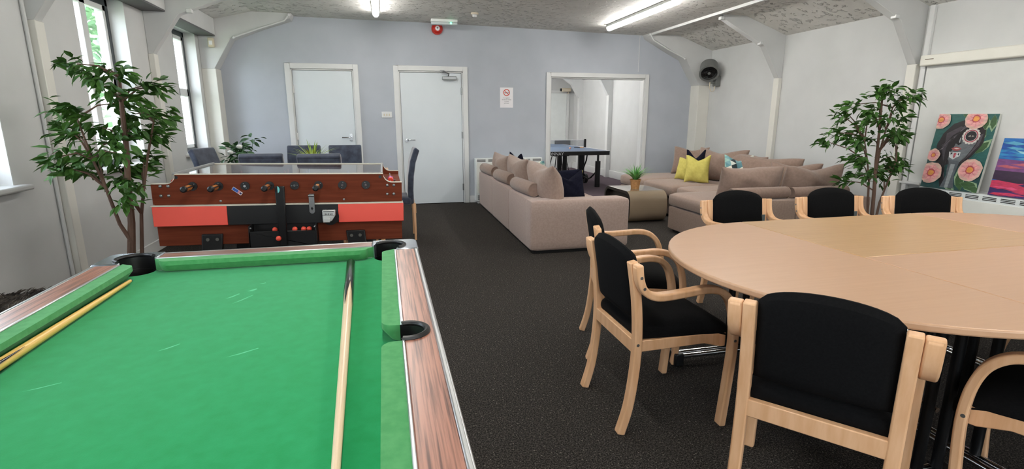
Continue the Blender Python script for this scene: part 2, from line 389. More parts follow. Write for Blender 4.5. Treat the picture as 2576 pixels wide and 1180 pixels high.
# ---------------------------------------------------------------- doors
def casing(x0, x1, z, w, y0=YB-.022, y1=YB):
    m = MB().box(x0-w, x0, y0, y1, 0, z+w).box(x1, x1+w, y0, y1, 0, z+w).box(x0, x1, y0, y1, z, z+w)
    m.box(x0-.004, x0+.02, YB, YB+.12, 0, z).box(x1-.02, x1+.004, YB, YB+.12, 0, z).box(x0, x1, YB, YB+.12, z-.02, z+.002)
    return m
def door(n, x0, x1, hinge, handle):
    f = struct('door_%d' % n, casing(x0, x1, DZ, .07), WHITE, bevel=.004, seg=1)
    lf = obj('leaf', MB().box(x0+.024, x1-.024, YB+.012, YB+.055, .008, DZ-.024), DOORW, f, bevel=.003, seg=1)
    for z in (.25, 1.05, 1.70):
        obj('hinge', MB().cyl((hinge, YB+.004, z-.05), (hinge, YB+.004, z+.05), .009, n=10).box(hinge-.014, hinge+.014, YB+.006, YB+.014, z-.05, z+.05), STEEL if n == 2 else WHITE, f)
    return f, lf
d1, l1 = door(1, *D1, D1[0]+.02, 0)
d2, l2 = door(2, *D2, D2[1]-.02, 0)
def lever(lf, x, z, s, plate):
    mb = MB()
    if plate: mb.box(x-.022, x+.022, YB-.001, YB+.013, z-.055, z+.055)
    else: mb.cyl((x, YB+.013, z), (x, YB-.002, z), .026, n=20)
    mb.tube([(x, YB+.01, z), (x, YB-.045, z), (x+.012*s, YB-.055, z), (x+.06*s, YB-.055, z), (x+.125*s, YB-.05, z)], .009, 10)
    obj('handle', mb, CHROME, lf, bevel=.002, seg=1)
lever(l1, D1[1]-.085, 1.03, -1, True); lever(l2, D2[0]+.085, .985, 1, False)
cl = MB().box(.89, 1.10, YB-.045, YB+.012, 1.86, 1.915)
obj('closer', cl, STEEL, d2, bevel=.008)
obj('closer_arm', MB().tube([(.98, YB-.03, 1.915), (.985, YB-.06, 1.945), (.90, YB-.12, 1.975), (.88, YB-.05, 1.985)], .010, 8).box(.86, .92, YB-.055, YB-.022, 1.965, 2.0), STEEL, d2, bevel=.002, seg=1)
struct('wall_door_backing', MB().box(-2.6, 1.0, YB+.14, YB+.22, -.12, 2.75), WALL)  # unseen backing added behind the doors to stop daylight leaking through
struct('door_3', casing(OX0, OX1, OZ, .068), WHITE, bevel=.004, seg=1)      # cased opening
# ---------------------------------------------------------------- windows
for i, (a, b) in enumerate(WIN):
    xo, xi = XL-.20, XL-.13
    w = struct('window_%d' % (i+1), MB().box(xo, xi, a, a+.05, ZS, ZH).box(xo, xi, b-.05, b, ZS, ZH).box(xo, xi, a, b, ZH-.06, ZH).box(xo, xi, a, b, ZS, ZS+.05), DKGREY, bevel=.004, seg=1)
    mid = (a+b)/2
    fr = MB()
    for y0, y1 in ((a+.05, mid), (mid, b-.05)):
        for z0, z1 in ((ZS+.05, 1.62), (1.62, ZH-.06)):
            fr.box(xo+.015, xi-.005, y0, y0+.045, z0, z1).box(xo+.015, xi-.005, y1-.045, y1, z0, z1).box(xo+.015, xi-.005, y0, y1, z0, z0+.045).box(xo+.015, xi-.005, y0, y1, z1-.045, z1)
    obj('sash', fr, WHITE, w, bevel=.003, seg=1)
    obj('pane', MB().box(xo+.03, xo+.036, a+.05, b-.05, ZS+.05, ZH-.06), GLASS, w)
    obj('sill', MB().box(XL-.13, XL+.07, a-.07, b+.07, ZS-.03, ZS+.006), WHITE, w, bevel=.012, seg=3)
    obj('reveal_lining', MB().box(XL-.13, XL-.001, b-.006, b, ZS, ZH).box(XL-.13, XL-.001, a, a+.006, ZS, ZH), WHITE, w)
for i, (a, b) in enumerate(FW):
    m_ = (a+b)/2
    w = struct('window_%d' % (7+i), MB().box(a, a+.06, Y0-.16, Y0-.09, .9, 2.25).box(b-.06, b, Y0-.16, Y0-.09, .9, 2.25).box(m_-.04, m_+.04, Y0-.16, Y0-.09, .9, 2.25).box(a, b, Y0-.16, Y0-.09, .9, .96).box(a, b, Y0-.16, Y0-.09, 2.19, 2.25), WHITE)
    obj('pane', MB().box(a+.05, b-.05, Y0-.13, Y0-.125, .95, 2.2), GLASS, w)
# trees outside the left windows
def foliage(mb, centers, n, rad, L, Wd, droop=.3, flat_=1., seed=1, out=None):
    r2 = random.Random(seed)
    for (cx, cy, cz) in centers:
        for _ in range(n):
            a = r2.uniform(0, 2*pi) if out is None else atan2(cy-out[1], cx-out[0])+r2.gauss(0, .75)
            e = r2.gauss(-.1, .45); d = rad*r2.uniform(.15, 1)
            if out and r2.random() < .35: d = -d*.8
            p = V((cx+cos(a)*d*r2.uniform(.4, 1), cy+sin(a)*d*r2.uniform(.4, 1), cz+r2.gauss(0, .4)*rad*flat_))
            t = V((cos(a)*cos(e), sin(a)*cos(e), sin(e)-droop*r2.random())).normalized()
            s = t.cross(V((0, 0, 1))).normalized(); up = s.cross(t)
            s = (s*cos(rl := r2.gauss(0, .5))+up*sin(rl)).normalized(); up = s.cross(t)
            l = L*r2.uniform(.7, 1.15); w = Wd*l/L
            q = [p, p+t*l*.3+s*w*.42+up*w*.12, p+t*l*.62+s*w*.40+up*w*.1, p+t*l-up*w*.15, p+t*l*.62-s*w*.40+up*w*.1, p+t*l*.3-s*w*.42+up*w*.12, p+t*l*.45]
            mb.add(q, [(0, 1, 6), (1, 2, 6), (2, 3, 6), (3, 4, 6), (4, 5, 6), (5, 0, 6)])
    return mb
TLEAF = mat('outdoor_leaf', (70, 110, 76), (110, 150, 104), .6, scale=2)
for i, (x, y, h, nm) in enumerate([(-6.2, 12.2, 4.6, 'green garden tree outside the window behind the tall ficus'), (-7.4, 8.4, 4.2, 'green garden tree outside nearer the left edge of the photo')]):
    t = thing('garden_tree', nm, 'tree', (x, y, -.3), 0)
    obj('trunk', MB().tube([(0, 0, 0), (.05, 0, h*.3), (0, .1, h*.6)], .12, 8, .06), BARK, t)
    cs = [(rnd.gauss(0, .75), rnd.gauss(0, .75), h*.62+rnd.gauss(0, .75)) for _ in range(34)]
    obj('foliage', foliage(MB(), cs, 40, .55, .28, .16, seed=i+3), TLEAF, t, smooth=False)
struct('ground_outside', MB().box(-30, XL-.5, -10, 40, -.4, -.3), mat('lawn', (96, 116, 84), (110, 130, 96), .9, scale=3))
# ---------------------------------------------------------------- other room
GX = 4.93
struct('wall_games_room_right', MB().box(GX, GX+.12, YB+.14, 13.5, 0, 2.6), WALLW)
struct('wall_games_room_left', MB().box(1.0, 1.12, YB+.14, 13.5, 0, 2.6), WALLW)
struct('wall_games_room_end', MB().box(1.0, GX+.12, 13.4, 13.52, 0, 2.6), WALLW)
struct('ceiling_games_room', MB().prism([(1.0, 2.42), (4.35, 2.42), (GX+.12, 2.2), (GX+.12, 2.7), (1.0, 2.7)], YB+.14, 13.5, 'y'), mat('games_ceiling', (206, 208, 208), (200, 202, 202), .8, scale=4, bump=.3, bscale=20))
struct('baseboard_games_room', MB().box(GX-.02, GX, YB+.14, 13.4, 0, .16).box(1.12, GX, 13.38, 13.4, 0, .12), WHITE, bevel=.004, seg=1)
for i, y in enumerate((9.15, 10.95, 12.75)):
    struct('trim_%d' % (48+i), MB().box(GX-.10, GX, y, y+.12, 0, 1.80).prism([(GX, 1.80), (GX-.11, 1.80), (GX-.30, 2.12), (GX-.62, 2.33), (GX-.62, 2.5), (GX, 2.5)], y+.005, y+.12, 'y'), WHITE, bevel=.004, seg=1)
g = struct('door_4', MB().box(3.85, 3.92, 13.375, 13.4, 0, 2.02).box(4.72, 4.79, 13.375, 13.4, 0, 2.02).box(3.85, 4.79, 13.375, 13.4, 1.95, 2.02), WHITE, bevel=.004, seg=1)
obj('leaf', MB().box(3.925, 4.715, 13.385, 13.4, .01, 1.945), HEATW, g)
def batten(name, label, x, y0, y1, z, group):
    t = thing(name, label, 'ceiling light', (x, (y0+y1)/2, z), 0, group); L = (y1-y0)/2
    obj('housing', MB().box(-.045, .045, -L, L, -.035, .0), WHITE, t, bevel=.006)
    prof = [(.042*cos(R(a)), -.034+.05*sin(R(a))) for a in range(180, 361, 15)]
    obj('diffuser', MB().prism(prof, -L+.004, L-.004, 'y'), TUBE, t, bevel=.006)
    return t
batten('strip_light', 'lit fluorescent strip light seen at the top left of the doorway in the games room', 3.46, 9.9, 11.4, 2.42, 'fluorescent strip lights')
batten('strip_light', 'unseen strip light added to brighten the games room, left of the doorway', 2.6, 10.2, 12.2, 2.42, 'fluorescent strip lights')  # this and the next two are unseen, added to brighten the games room
batten('strip_light', 'unseen strip light added to brighten the games room, in its far corner', 1.8, 11.6, 13.2, 2.42, 'fluorescent strip lights')
batten('strip_light', 'unseen strip light added to brighten the games room, by the doorway wall', 1.8, 8.8, 10.6, 2.42, 'fluorescent strip lights')
batten('strip_light', 'lit fluorescent strip light just peeking in at the top edge, left of the alarm', -.02, 5.85, 7.40, 2.662, 'fluorescent strip lights')
batten('strip_light', 'long lit fluorescent strip light on the ceiling right of the smoke detector', 3.235, 5.55, 7.42, 2.615, 'fluorescent strip lights')
for x, y0, y1, lb in ((-.02, 3.3, 4.85, 'unseen strip light added for brightness on the ceiling before the foosball table'), (3.23, 3.1, 4.85, 'unseen strip light added for brightness above the far armchairs'), (-.02, .7, 2.25, 'unseen strip light added for brightness on the ceiling above the pool table'), (3.2, .6, 2.3, 'unseen strip light added for brightness above the meeting table'),
                      (-.02, -2.2, -.6, 'unseen strip light added for brightness behind the camera on the pool table side'), (-.02, -4.4, -2.9, 'fluorescent strip light at the back end of the room on the pool table side'), (3.2, -4.4, -2.9, 'fluorescent strip light at the back end of the room on the meeting table side'), (3.2, -2.2, -.6, 'unseen strip light added for brightness behind the camera on the meeting table side')):
    batten('strip_light', lb, x, y0, y1, 2.66 if x < 1 else 2.615, 'fluorescent strip lights')  # unseen lights carrying on the visible rows, added to brighten the room
# ================================================================== WALL AND CEILING FITTINGS
def disc(prof, p, ax):     # lathe turned to face along ax
    rot = {'-y': Matrix.Rotation(R(90), 4, 'X'), '-z': Matrix.Rotation(R(180), 4, 'X'), '-x': Matrix.Rotation(R(-90), 4, 'Y')}[ax]
    return MB().lathe(prof, 28, Matrix.Translation(p) @ rot)
t = thing('fire_alarm', 'round red fire alarm sounder high on the wall under the exit light', 'alarm', (.835, YB, 2.575))
obj('base', disc([(.0, 0), (.082, 0), (.082, .03), (.078, .04), (.0, .04)], (0, 0, 0), '-y'), RED, t)
obj('dome', disc([(.07, .04), (.068, .055), (.045, .075), (.0, .076)], (0, 0, 0), '-y'), RED, t)
obj('centre_label', disc([(.0, .0765), (.033, .0765), (.033, .0785), (.0, .0785)], (0, 0, 0), '-y'), PAPER, t)
obj('sounder_mark', MB().box(-.012, .012, -.081, -.079, .004, .012).box(-.005, .005, -.081, -.079, -.008, .004), BLACKP, t)
t = thing('exit_light', 'white emergency light bar with green glow on the ceiling edge', 'emergency light', (.905, 7.78, 2.655))
obj('body', MB().box(-.185, .185, -.045, .045, -.04, 0), HEATW, t, bevel=.008)
obj('diffuser', MB().box(-.183, .183, -.043, .043, -.075, -.041), flat('frosted_diffuser', (196, 204, 206), .4), t, bevel=.01)
obj('indicator', MB().sphere((.09, -.046, -.055), .011, 8), LED, t)
t = thing('smoke_detector', 'small white smoke detector on the textured ceiling', 'smoke detector', (1.24, 7.2, 2.652))
obj('base', disc([(0, 0), (.05, 0), (.05, .022), (0, .022)], (0, 0, 0), '-z'), CREAM, t)
obj('head', disc([(.042, .022), (.03, .03), (.03, .045), (.022, .055), (0, .055)], (0, 0, 0), '-z'), WHITE, t)
t = thing('no_smoking_sign', 'white paper no smoking notice taped to the wall right of the closed door', 'sign', (1.875, YB, 1.615))
obj('sheet', MB().box(-.103, .103, -.003, 0, -.15, .15), PAPER, t)
sg = disc([(.04, .0035), (.052, .0035), (.052, .0045), (.04, .0045), (.04, .0035)], (0, 0, .075), '-y'); obj('prohibition_ring', sg, REDINK, t)
obj('slash', MB().box(-.044, .044, -.0048, -.0035, -.005, .005, Matrix.Translation((0, 0, .075)) @ Matrix.Rotation(R(45), 4, 'Y')), REDINK, t)
obj('cigarette', MB().box(-.034, .022, -.0044, -.0034, .066, .076).box(.024, .034, -.0044, -.0034, .066, .076), BLACKP, t)
obj('smoke_mark', MB().tube([(.028, -.004, .08), (.02, -.004, .09), (.03, -.004, .098), (.024, -.004, .108)], .002, 6), INK, t)
TM = Matrix.Rotation(R(90), 4, 'X')
for k, ln in enumerate(('It is against', 'the law to smoke', 'in these', 'premises')):
    text('notice_text', ln, .021, INK, t, Matrix.Translation((0, -.0035, -.005-.026*k)) @ TM)
t = thing('light_switch', 'white three gang light switch between the two white doors', 'switch', (.06, YB, 1.355))
obj('plate', MB().box(-.074, .074, -.012, 0, -.044, .044), WHITE, t, bevel=.004)
for k in (-1, 0, 1): obj('rocker', MB().box(k*.036-.009, k*.036+.009, -.017, -.012, -.018, .014), CREAM, t, bevel=.002, seg=1)
t = thing('motion_sensor', 'small cream motion sensor on the wall corner beside the left window bulkhead', 'sensor', (-2.11, 7.835, 2.26))
obj('body', MB().box(-.035, .035, -.03, .03, -.06, .06), CREAM, t, bevel=.012, seg=3)
obj('lens', MB().box(-.02, .02, -.034, -.03, -.03, .02), PAPER, t, bevel=.003)
# wall fan
t = thing('wall_fan', 'grey drum shaped wall fan high in the far right corner', 'fan', (5.05, 7.62, 2.06))
Mf = Matrix.Rotation(R(-30), 4, 'Z') @ Matrix.Rotation(R(130), 4, 'X') @ Matrix.Scale(.92, 4)
fb = MB().lathe([(.10, -.10), (.145, -.09), (.15, -.02), (.15, .09), (.165, .10), (.165, .125), (.135, .125), (.13, .10), (.13, -.06), (.0, -.07)], 32, Mf)
obj('drum', fb, FANG, t)
bl = MB()
for k in range(5):
    a = 2*pi*k/5; Mk = Mf @ Matrix.Rotation(a, 4, 'Z')
    bl.add([(.03, -.02, .04), (.12, -.045, .06), (.125, .03, .075), (.03, .02, .06), (.03, -.02, .046), (.12, -.045, .066), (.125, .03, .081), (.03, .02, .066)],
           [(0, 1, 2, 3), (7, 6, 5, 4), (0, 4, 5, 1), (1, 5, 6, 2), (2, 6, 7, 3), (3, 7, 4, 0)], Mk)
obj('blades', bl, BLACKP, t)
gr = MB()
for rr in (.035, .065, .095, .122): 
    gr.lathe([(rr-.003, .112), (rr+.003, .112), (rr+.003, .118), (rr-.003, .118), (rr-.003, .112)], 32, Mf)
obj('grille', gr, BLACKM, t); obj('hub', MB().lathe([(0, .11), (.025, .11), (.025, .125), (0, .128)], 20, Mf), FANG, t)
obj('bracket', MB().tube([(.03, .02, -.15), (.05, .01, -.20), (.14, .01, -.20), (.2, .01, -.16)], .022, 8).box(.12, .2, -.04, .06, -.26, -.1), FANG, t, bevel=.006)
obj('cable', MB().tube([(.02, -.02, -.2), (.01, -.03, -.27), (.05, -.02, -.34), (.11, -.01, -.33), (.13, 0, -.25)], .007, 8), CREAM, t)
# projection screen on the right wall
t = thing('projection_screen', 'white pull-down projection screen with cream case on the right wall', 'screen', (XR, 3.2, 1.85))
obj('case', MB().box(-.10, -.005, -1.25, 1.065, -.05, .05), BLIND, t, bevel=.012, seg=3)
obj('case_mark', MB().box(-.103, -.10, .93, 1.01, .005, .013), flat('printed_mark', (120, 110, 96), .6), t)
obj('sheet', MB().box(-.032, -.026, -1.2, 1.035, -1.19, -.03), SCREEN, t)
obj('bottom_bar', MB().box(-.045, -.012, -1.22, 1.05, -1.215, -1.19), WHITE, t, bevel=.004)
# heaters
def heater(name, label, loc, rz, w, h, d, n):
    t = thing(name, label, 'heater', loc, rz)          # local: front faces -y, width along x
    obj('casing', MB().box(-w/2, w/2, -d, 0, .03, h), HEATW, t, bevel=.012, seg=3)
    g = MB(); sw = w/n
    for k in range(n):
        x0 = -w/2+k*sw+sw*.12
        for j in range(3): g.box(x0, x0+sw*.76, -d-.002, -d+.004, h-.052+j*.013, h-.045+j*.013)
    obj('top_grille', g, flat('grille_shadow', (52, 50, 48), .6), t)
    g = MB()
    for j in range(5): g.box(-w/2+.03, -w/2+.19, -d-.002, -d+.004, .06+j*.016, .068+j*.016)
    obj('lower_grille', g, flat('grille_shadow', (52, 50, 48), .6), t)
    obj('front_panel', MB().box(-w/2+.025, w/2-.025, -d-.006, -d+.002, .17, h-.07), flat('heater_panel', (226, 226, 218), .45), t, bevel=.003)
    obj('foot', MB().box(-w/2+.03, w/2-.03, -d+.02, -.01, 0, .032), WHITE, t)
    return t
heater('storage_heater', 'white panel heater with top grille on the right wall under the two paintings', (5.245, 3.11, 0), R(-90), 1.85, .648, .135, 13)
heater('storage_heater', 'white storage heater against the back wall behind the long sofa', (1.885, YB-.005, 0), 0, 1.07, .70, .14, 6)
tag(obj('wall_ledge', MB().box(5.13, 5.25, 4.05, 4.26, .655, .675), WHITE, bevel=.004), 'short white ledge beside the heater end near the right ficus tree', 'ledge')
# ---------------------------------------------------------------- paintings
def paint(name, label, loc, w, h, tilt, shapes, edge):
    """stretched canvas leaning on the right wall; local: x = picture right, z = picture up, front = -y"""
    t = thing(name, label, 'painting', loc); t.rotation_euler = (tilt, 0, R(-90))
    obj('canvas', MB().box(-w/2, w/2, 0, .028, 0, h), edge, t, bevel=.002, seg=1)
    mb = MB(); cols = []; names = {}
    for k, (c, poly) in enumerate(shapes):
        if c not in names:
            names[c] = len(cols); cols.append(mat('oil_paint_%d_%d_%d' % c, c, tuple(max(0, int(v*.86)) for v in c), .45, scale=18, stretch=(1, 1, 2.5), bump=.2, bscale=60))
        mb.mi = names[c]; y = -.0006-.00006*k
        P = [(max(-w/2, min(w/2, (a-.5)*w)), y, max(0, min(h, (1-b)*h))) for a, b in poly]
        mb.add(P, [tuple(range(len(P)))])
    obj('painted_surface', mb, cols, t, smooth=False)
    return t
def ell(cx, cy, rx, ry, n=20, a0=0, jag=0., seed=0):
    r2 = random.Random(seed); return [(cx+rx*(1+jag*r2.uniform(-1, 1))*cos(2*pi*i/n+a0), cy+ry*(1+jag*r2.uniform(-1, 1))*sin(2*pi*i/n+a0)) for i in range(n)]
def flower(cx, cy, r, S):
    q = r*.73
    S.append(((226, 186, 170), ell(cx, cy, r, q, 22, jag=.06, seed=int(cx*99)))); S.append(((236, 168, 166), ell(cx, cy, r*.8, q*.8, 14, jag=.18, seed=3)))
    for k in range(9):
        a = k*.7; S.append(((206, 92, 112), [(cx+r*.2*cos(a-.15), cy+q*.2*sin(a-.15)), (cx+r*.82*cos(a), cy+q*.82*sin(a)), (cx+r*.2*cos(a+.15), cy+q*.2*sin(a+.15))]))
    S.append(((190, 80, 90), ell(cx, cy, r*.36, q*.36, 12, jag=.15))); S.append(((232, 158, 74), ell(cx, cy, r*.27, q*.25, 12, jag=.1)))
def leafp(x, y, l, a, S):
    d = (cos(a), sin(a)); nn = (-d[1], d[0])
    for c, k in (((150, 178, 140), 1.15), ((58, 92, 50), .95)):
        S.append((c, [(x-d[0]*l*.04*k, y-d[1]*l*.04*k)]+[(x+d[0]*l*s*k+nn[0]*l*w*k, y+(d[1]*l*s+nn[1]*l*w)*.75*k) for s, w in ((.3, .2), (.65, .2), (1, 0), (.65, -.2), (.3, -.2))]))
S = [((30, 92, 88), [(0, 0), (1, 0), (1, 1), (0, 1)]), ((24, 70, 70), [(0, .55), (.6, .5), (1, .75), (1, 1), (0, 1)])]
for p in ((.80, .02, .26, 1.4), (.86, .20, .25, 1.9), (.93, .02, .24, 1.5), (.84, .34, .2, 2.0), (.42, .01, .26, .2), (.80, .50, .28, -.9), (.72, .99, .34, -1.9), (.70, .90, .34, .2), (.86, .94, .26, .3), (.36, .86, .30, .7)): leafp(*p, S)
S += [((28, 22, 26), [(.10, .42), (.16, .26), (.30, .13), (.50, .07), (.72, .10), (.86, .22), (.86, .40), (.74, .56), (.60, .66), (.40, .98), (.50, .62), (.30, .70), (.12, .58)]),
      ((112, 118, 122), [(.34, .34), (.55, .20), (.74, .24), (.77, .38), (.70, .52), (.58, .63), (.46, .66), (.36, .60), (.31, .48)]),
      ((92, 98, 104), [(.38, .60), (.58, .62), (.55, .80), (.60, .98), (.36, .98), (.42, .80)]),
      ((150, 156, 158), [(.44, .66), (.52, .66), (.50, .98), (.44, .98)]),
      ((26, 20, 24), [(.10, .40), (.20, .22), (.42, .12), (.66, .13), (.52, .24), (.44, .36), (.38, .52), (.34, .70), (.40, .86), (.36, .98), (.27, .80), (.14, .60)]),
      ((70, 62, 70), [(.22, .26), (.44, .16), (.52, .18), (.34, .28), (.24, .40)]), ((64, 58, 66), [(.20, .44), (.32, .32), (.28, .46), (.30, .64)]),
      ((34, 26, 30), [(.74, .20), (.86, .20), (.88, .36), (.74, .56), (.56, .70), (.72, .46), (.78, .34)]), ((84, 76, 84), [(.80, .26), (.84, .25), (.82, .40), (.66, .58), (.78, .38)])]
for k in range(26):      # long brush strokes in the hair
    q_ = rnd.random(); x_ = .12+.42*q_; y_ = .50-.36*q_+rnd.uniform(-.03, .03); l_ = rnd.uniform(.10, .26); c_ = [(104, 96, 104), (58, 50, 56), (14, 11, 14), (138, 130, 138)][rnd.randrange(4)]
    S.append((c_, [(x_, y_), (x_+l_*.28, y_-l_*.16), (x_+l_*.62, y_-l_*.52), (x_+l_*.30, y_-l_*.13)]))
for k in range(14):
    x_ = rnd.uniform(.66, .86); y_ = rnd.uniform(.30, .56); l_ = rnd.uniform(.08, .2); c_ = [(104, 96, 104), (14, 11, 14), (120, 112, 120)][rnd.randrange(3)]
    S.append((c_, [(x_, y_), (x_-l_*.25, y_+l_*.35), (x_-l_*.7, y_+l_*.8), (x_-l_*.3, y_+l_*.36)]))
for k in range(10):      # loose strands falling down the neck
    x_ = rnd.uniform(.28, .40); y_ = rnd.uniform(.55, .74); l_ = rnd.uniform(.1, .22); c_ = [(70, 62, 72), (14, 11, 14), (110, 104, 112)][rnd.randrange(3)]
    S.append((c_, [(x_, y_), (x_+.012, y_+l_*.5), (x_+.03, y_+l_), (x_+.004, y_+l_*.5)]))
for k in range(16):
    a = 2*pi*k/16; S.append(((222, 214, 208), ell(.655+.125*cos(a), .285+.09*sin(a), .026, .02, 8)))
S += [((176, 70, 84), ell(.655, .285, .115, .082)), ((222, 210, 206), ell(.655, .285, .098, .07)), ((30, 28, 34), ell(.655, .285, .09, .064)), ((196, 186, 176), [(.60, .288), (.65, .272), (.71, .284), (.66, .298)]), ((40, 34, 34), ell(.66, .284, .016, .012, 10)),
      ((20, 18, 22), [(.46, .30), (.50, .29), (.53, .385), (.49, .41), (.44, .39), (.43, .36)]), ((178, 182, 184), [(.485, .31), (.50, .31), (.505, .38), (.48, .37)]),
      ((170, 84, 84), [(.38, .455), (.45, .43), (.52, .44), (.56, .455), (.50, .485), (.44, .485)]), ((222, 196, 190), [(.42, .452), (.47, .445), (.53, .455), (.47, .463)]),
      ((206, 208, 208), [(.36, .50), (.46, .505), (.56, .50), (.56, .55), (.46, .60), (.38, .57)]), ((176, 56, 70), [(.45, .52), (.475, .51), (.50, .525), (.475, .585), (.455, .57)]), ((228, 150, 160), [(.472, .525), (.487, .53), (.476, .56)]),
      ((44, 42, 48), [(.39, .51), (.43, .51), (.42, .53), (.40, .54)]), ((44, 42, 48), [(.53, .51), (.55, .52), (.54, .545), (.52, .53)])]
for f in ((.66, .065, .185), (.06, .08, .17), (.14, .80, .20), (.80, .72, .20), (.10, .56, .12)): flower(*f, S)
clip = []
for c, poly in S: clip.append((c, [(min(1, max(0, a)), min(1, max(0, b))) for a, b in poly]))
paint('portrait_painting', 'tall canvas painting of a woman with flowers and painted skull makeup, on the heater', (5.10, 3.755, .652), .51, .695, R(-8), clip, flat('canvas_edge', (206, 210, 200), .7))
S = [((26, 110, 186), [(0, 0), (1, 0), (1, 1), (0, 1)]), ((16, 78, 160), [(0, .08), (.5, .02), (1, .1), (1, .2), (.4, .14), (0, .2)]), ((46, 140, 196), [(0, .2), (.4, .26), (1, .2), (1, .34), (0, .34)])]
for k in range(70):
    y = rnd.random(); x = rnd.uniform(-.1, .9); l = rnd.uniform(.15, .5); h = rnd.uniform(.01, .035)
    c = [(30, 96, 178), (90, 168, 200), (40, 120, 190)] if y < .36 else ([(122, 62, 122), (170, 70, 116), (196, 96, 110)] if y < .58 else ([(46, 22, 52), (70, 30, 66), (34, 20, 46)] if y < .76 else [(214, 56, 100), (226, 84, 128), (196, 40, 70), (60, 30, 90)]))
    base = c[rnd.randrange(len(c))]
    S.append((base, [(x, y), (x+l*.5, y-h), (x+l, y+h*.4), (x+l*.6, y+h)]))
base2 = [((128, 74, 132), [(0, .36), (1, .40), (1, .60), (0, .56)]), ((52, 26, 58), [(0, .56), (1, .58), (1, .78), (0, .72)]), ((206, 52, 92), [(0, .74), (.4, .70), (1, .66), (1, 1), (0, 1)]), ((58, 34, 104), [(0, .86), (.3, .92), (1, .96), (1, 1), (0, 1)])]
S = S[:3]+base2+S[3:]
S.append(((150, 206, 214), [(.18, .20), (.4, .25), (.7, .28), (.4, .30), (.25, .25)]))
paint('seascape_painting', 'canvas painting of a blue and pink abstract sky at the right photo edge', (5.10, 3.10, .652), .62, .49, R(-8), [(c, [(min(1, max(0, a)), min(1, max(0, b))) for a, b in p]) for c, p in S], flat('canvas_edge_pink', (206, 120, 170), .7))
# ================================================================== POOL TABLE
PX, PY = -.425, 1.130; HW, HL = .527, .932
pt = thing('pool_table', 'coin style pool table with green baize and walnut rails in the left foreground', 'pool table', (PX, PY, 0))
obj('cabinet', MB().box(-.46, .46, -.85, .85, .34, .75), MAHOG, pt, bevel=.01)
for sx in (-1, 1):
    for sy in (-1, 1): obj('leg', MB().prism([(sx*.43-.07, sy*.80-.07), (sx*.43+.07, sy*.80-.07), (sx*.43+.07, sy*.80+.07), (sx*.43-.07, sy*.80+.07)], .02, .36).cyl((sx*.43, sy*.80, 0), (sx*.43, sy*.80, .03), .03), BLACKP, pt, bevel=.006)
PK = [(sx*.425, sy*.845) for sx in (-1, 1) for sy in (-1, 1)]
MK = [(-.455, 0), (.455, 0)]
def pk_cut(r=.058, rm=.043, z0=.6, z1=.9): return [MB().cyl((x, y, z0), (x, y, z1), r, n=32) for x, y in PK]+[MB().cyl((x, y, z0), (x, y, z1), rm, n=28) for x, y in MK]
def rect(w, h): return [(-w, -h), (w, -h), (w, h), (-w, h)]
bed = obj('bed_cloth', MB().box(-.446, .446, -.851, .851, .752, .785), CLOTH, pt); cut(bed, *pk_cut())
# light scuffs and chalk marks worn into the cloth
sc_ = MB()
for (x, y, l, w, a) in ((-.05, .47, .05, .006, .9), (-.005, .53, .03, .01, .5), (.015, .60, .02, .005, .3), (-.10, .12, .05, .004, .7), (.06, .05, .07, .004, .5), (-.02, .42, .08, .004, 1.0), (-.28, -.02, .06, .003, .4), (.03, -.42, .06, .004, .3)):
    sc_.add([(x, y, .7854), (x+l*cos(a)-w*sin(a), y+l*sin(a)+w*cos(a), .7854), (x+l*cos(a), y+l*sin(a), .7854), (x+l*.4*cos(a)+w*sin(a), y+l*.4*sin(a)-w*cos(a), .7854)], [(0, 1, 2, 3)])
obj('chalk_mark', sc_, mat('worn_chalk', (96, 188, 142), (70, 176, 120), .9, scale=40), pt)
def railpart(nm, m, out, inn, z0, z1, cuts=True, bv=.003):
    o = obj(nm, MB().ring(out, inn, z0, z1), m, pt, smooth=False)
    if cuts: cut(o, *pk_cut())
    if bv:
        b = o.modifiers.new('bevel', 'BEVEL'); b.width = bv; b.segments = 2; b.limit_method = 'ANGLE'; b.angle_limit = R(40)
    return o
# rail tops: long sides and short sides as separate laminate boards
for sx in (-1, 1):
    o = obj('side_rail', MB().box(min(sx*.447, sx*.513), max(sx*.447, sx*.513), -.78, .78, .76, .8285), WALNUT, pt, bevel=.002, seg=1, smooth=False); cut(o, *pk_cut())
for sy in (-1, 1):
    o = obj('end_rail', MB().box(-.36, .36, min(sy*.852, sy*.918), max(sy*.852, sy*.918), .76, .8285), WALNUTX, pt, bevel=.002, seg=1, smooth=False)
for sx in (-1, 1):
    obj('edge_trim', MB().box(min(sx*.5125, sx*HW), max(sx*.5125, sx*HW), -.79, .79, .74, .829), ALU, pt, bevel=.005, seg=2)
    for y0, y1 in ((-.78, -.044), (.044, .78)): obj('inlay_strip', MB().box(min(sx*.4405, sx*.4475), max(sx*.4405, sx*.4475), y0, y1, .76, .8305), ALU, pt, bevel=.002, seg=1)
for sy in (-1, 1):
    obj('edge_trim', MB().box(-.37, .37, min(sy*.9175, sy*HL), max(sy*.9175, sy*HL), .74, .829), ALU, pt, bevel=.005, seg=2)
    obj('inlay_strip', MB().box(-.36, .36, min(sy*.8455, sy*.8525), max(sy*.8455, sy*.8525), .76, .8305), ALU, pt, bevel=.002, seg=1)
def cush(poly, rot):
    M = Matrix.Rotation(rot, 4, 'Z') if rot else None
    # poly: plan outline; nose face slopes under towards the slate
    return MB().prism(poly, .787, .8275, 'z', M)
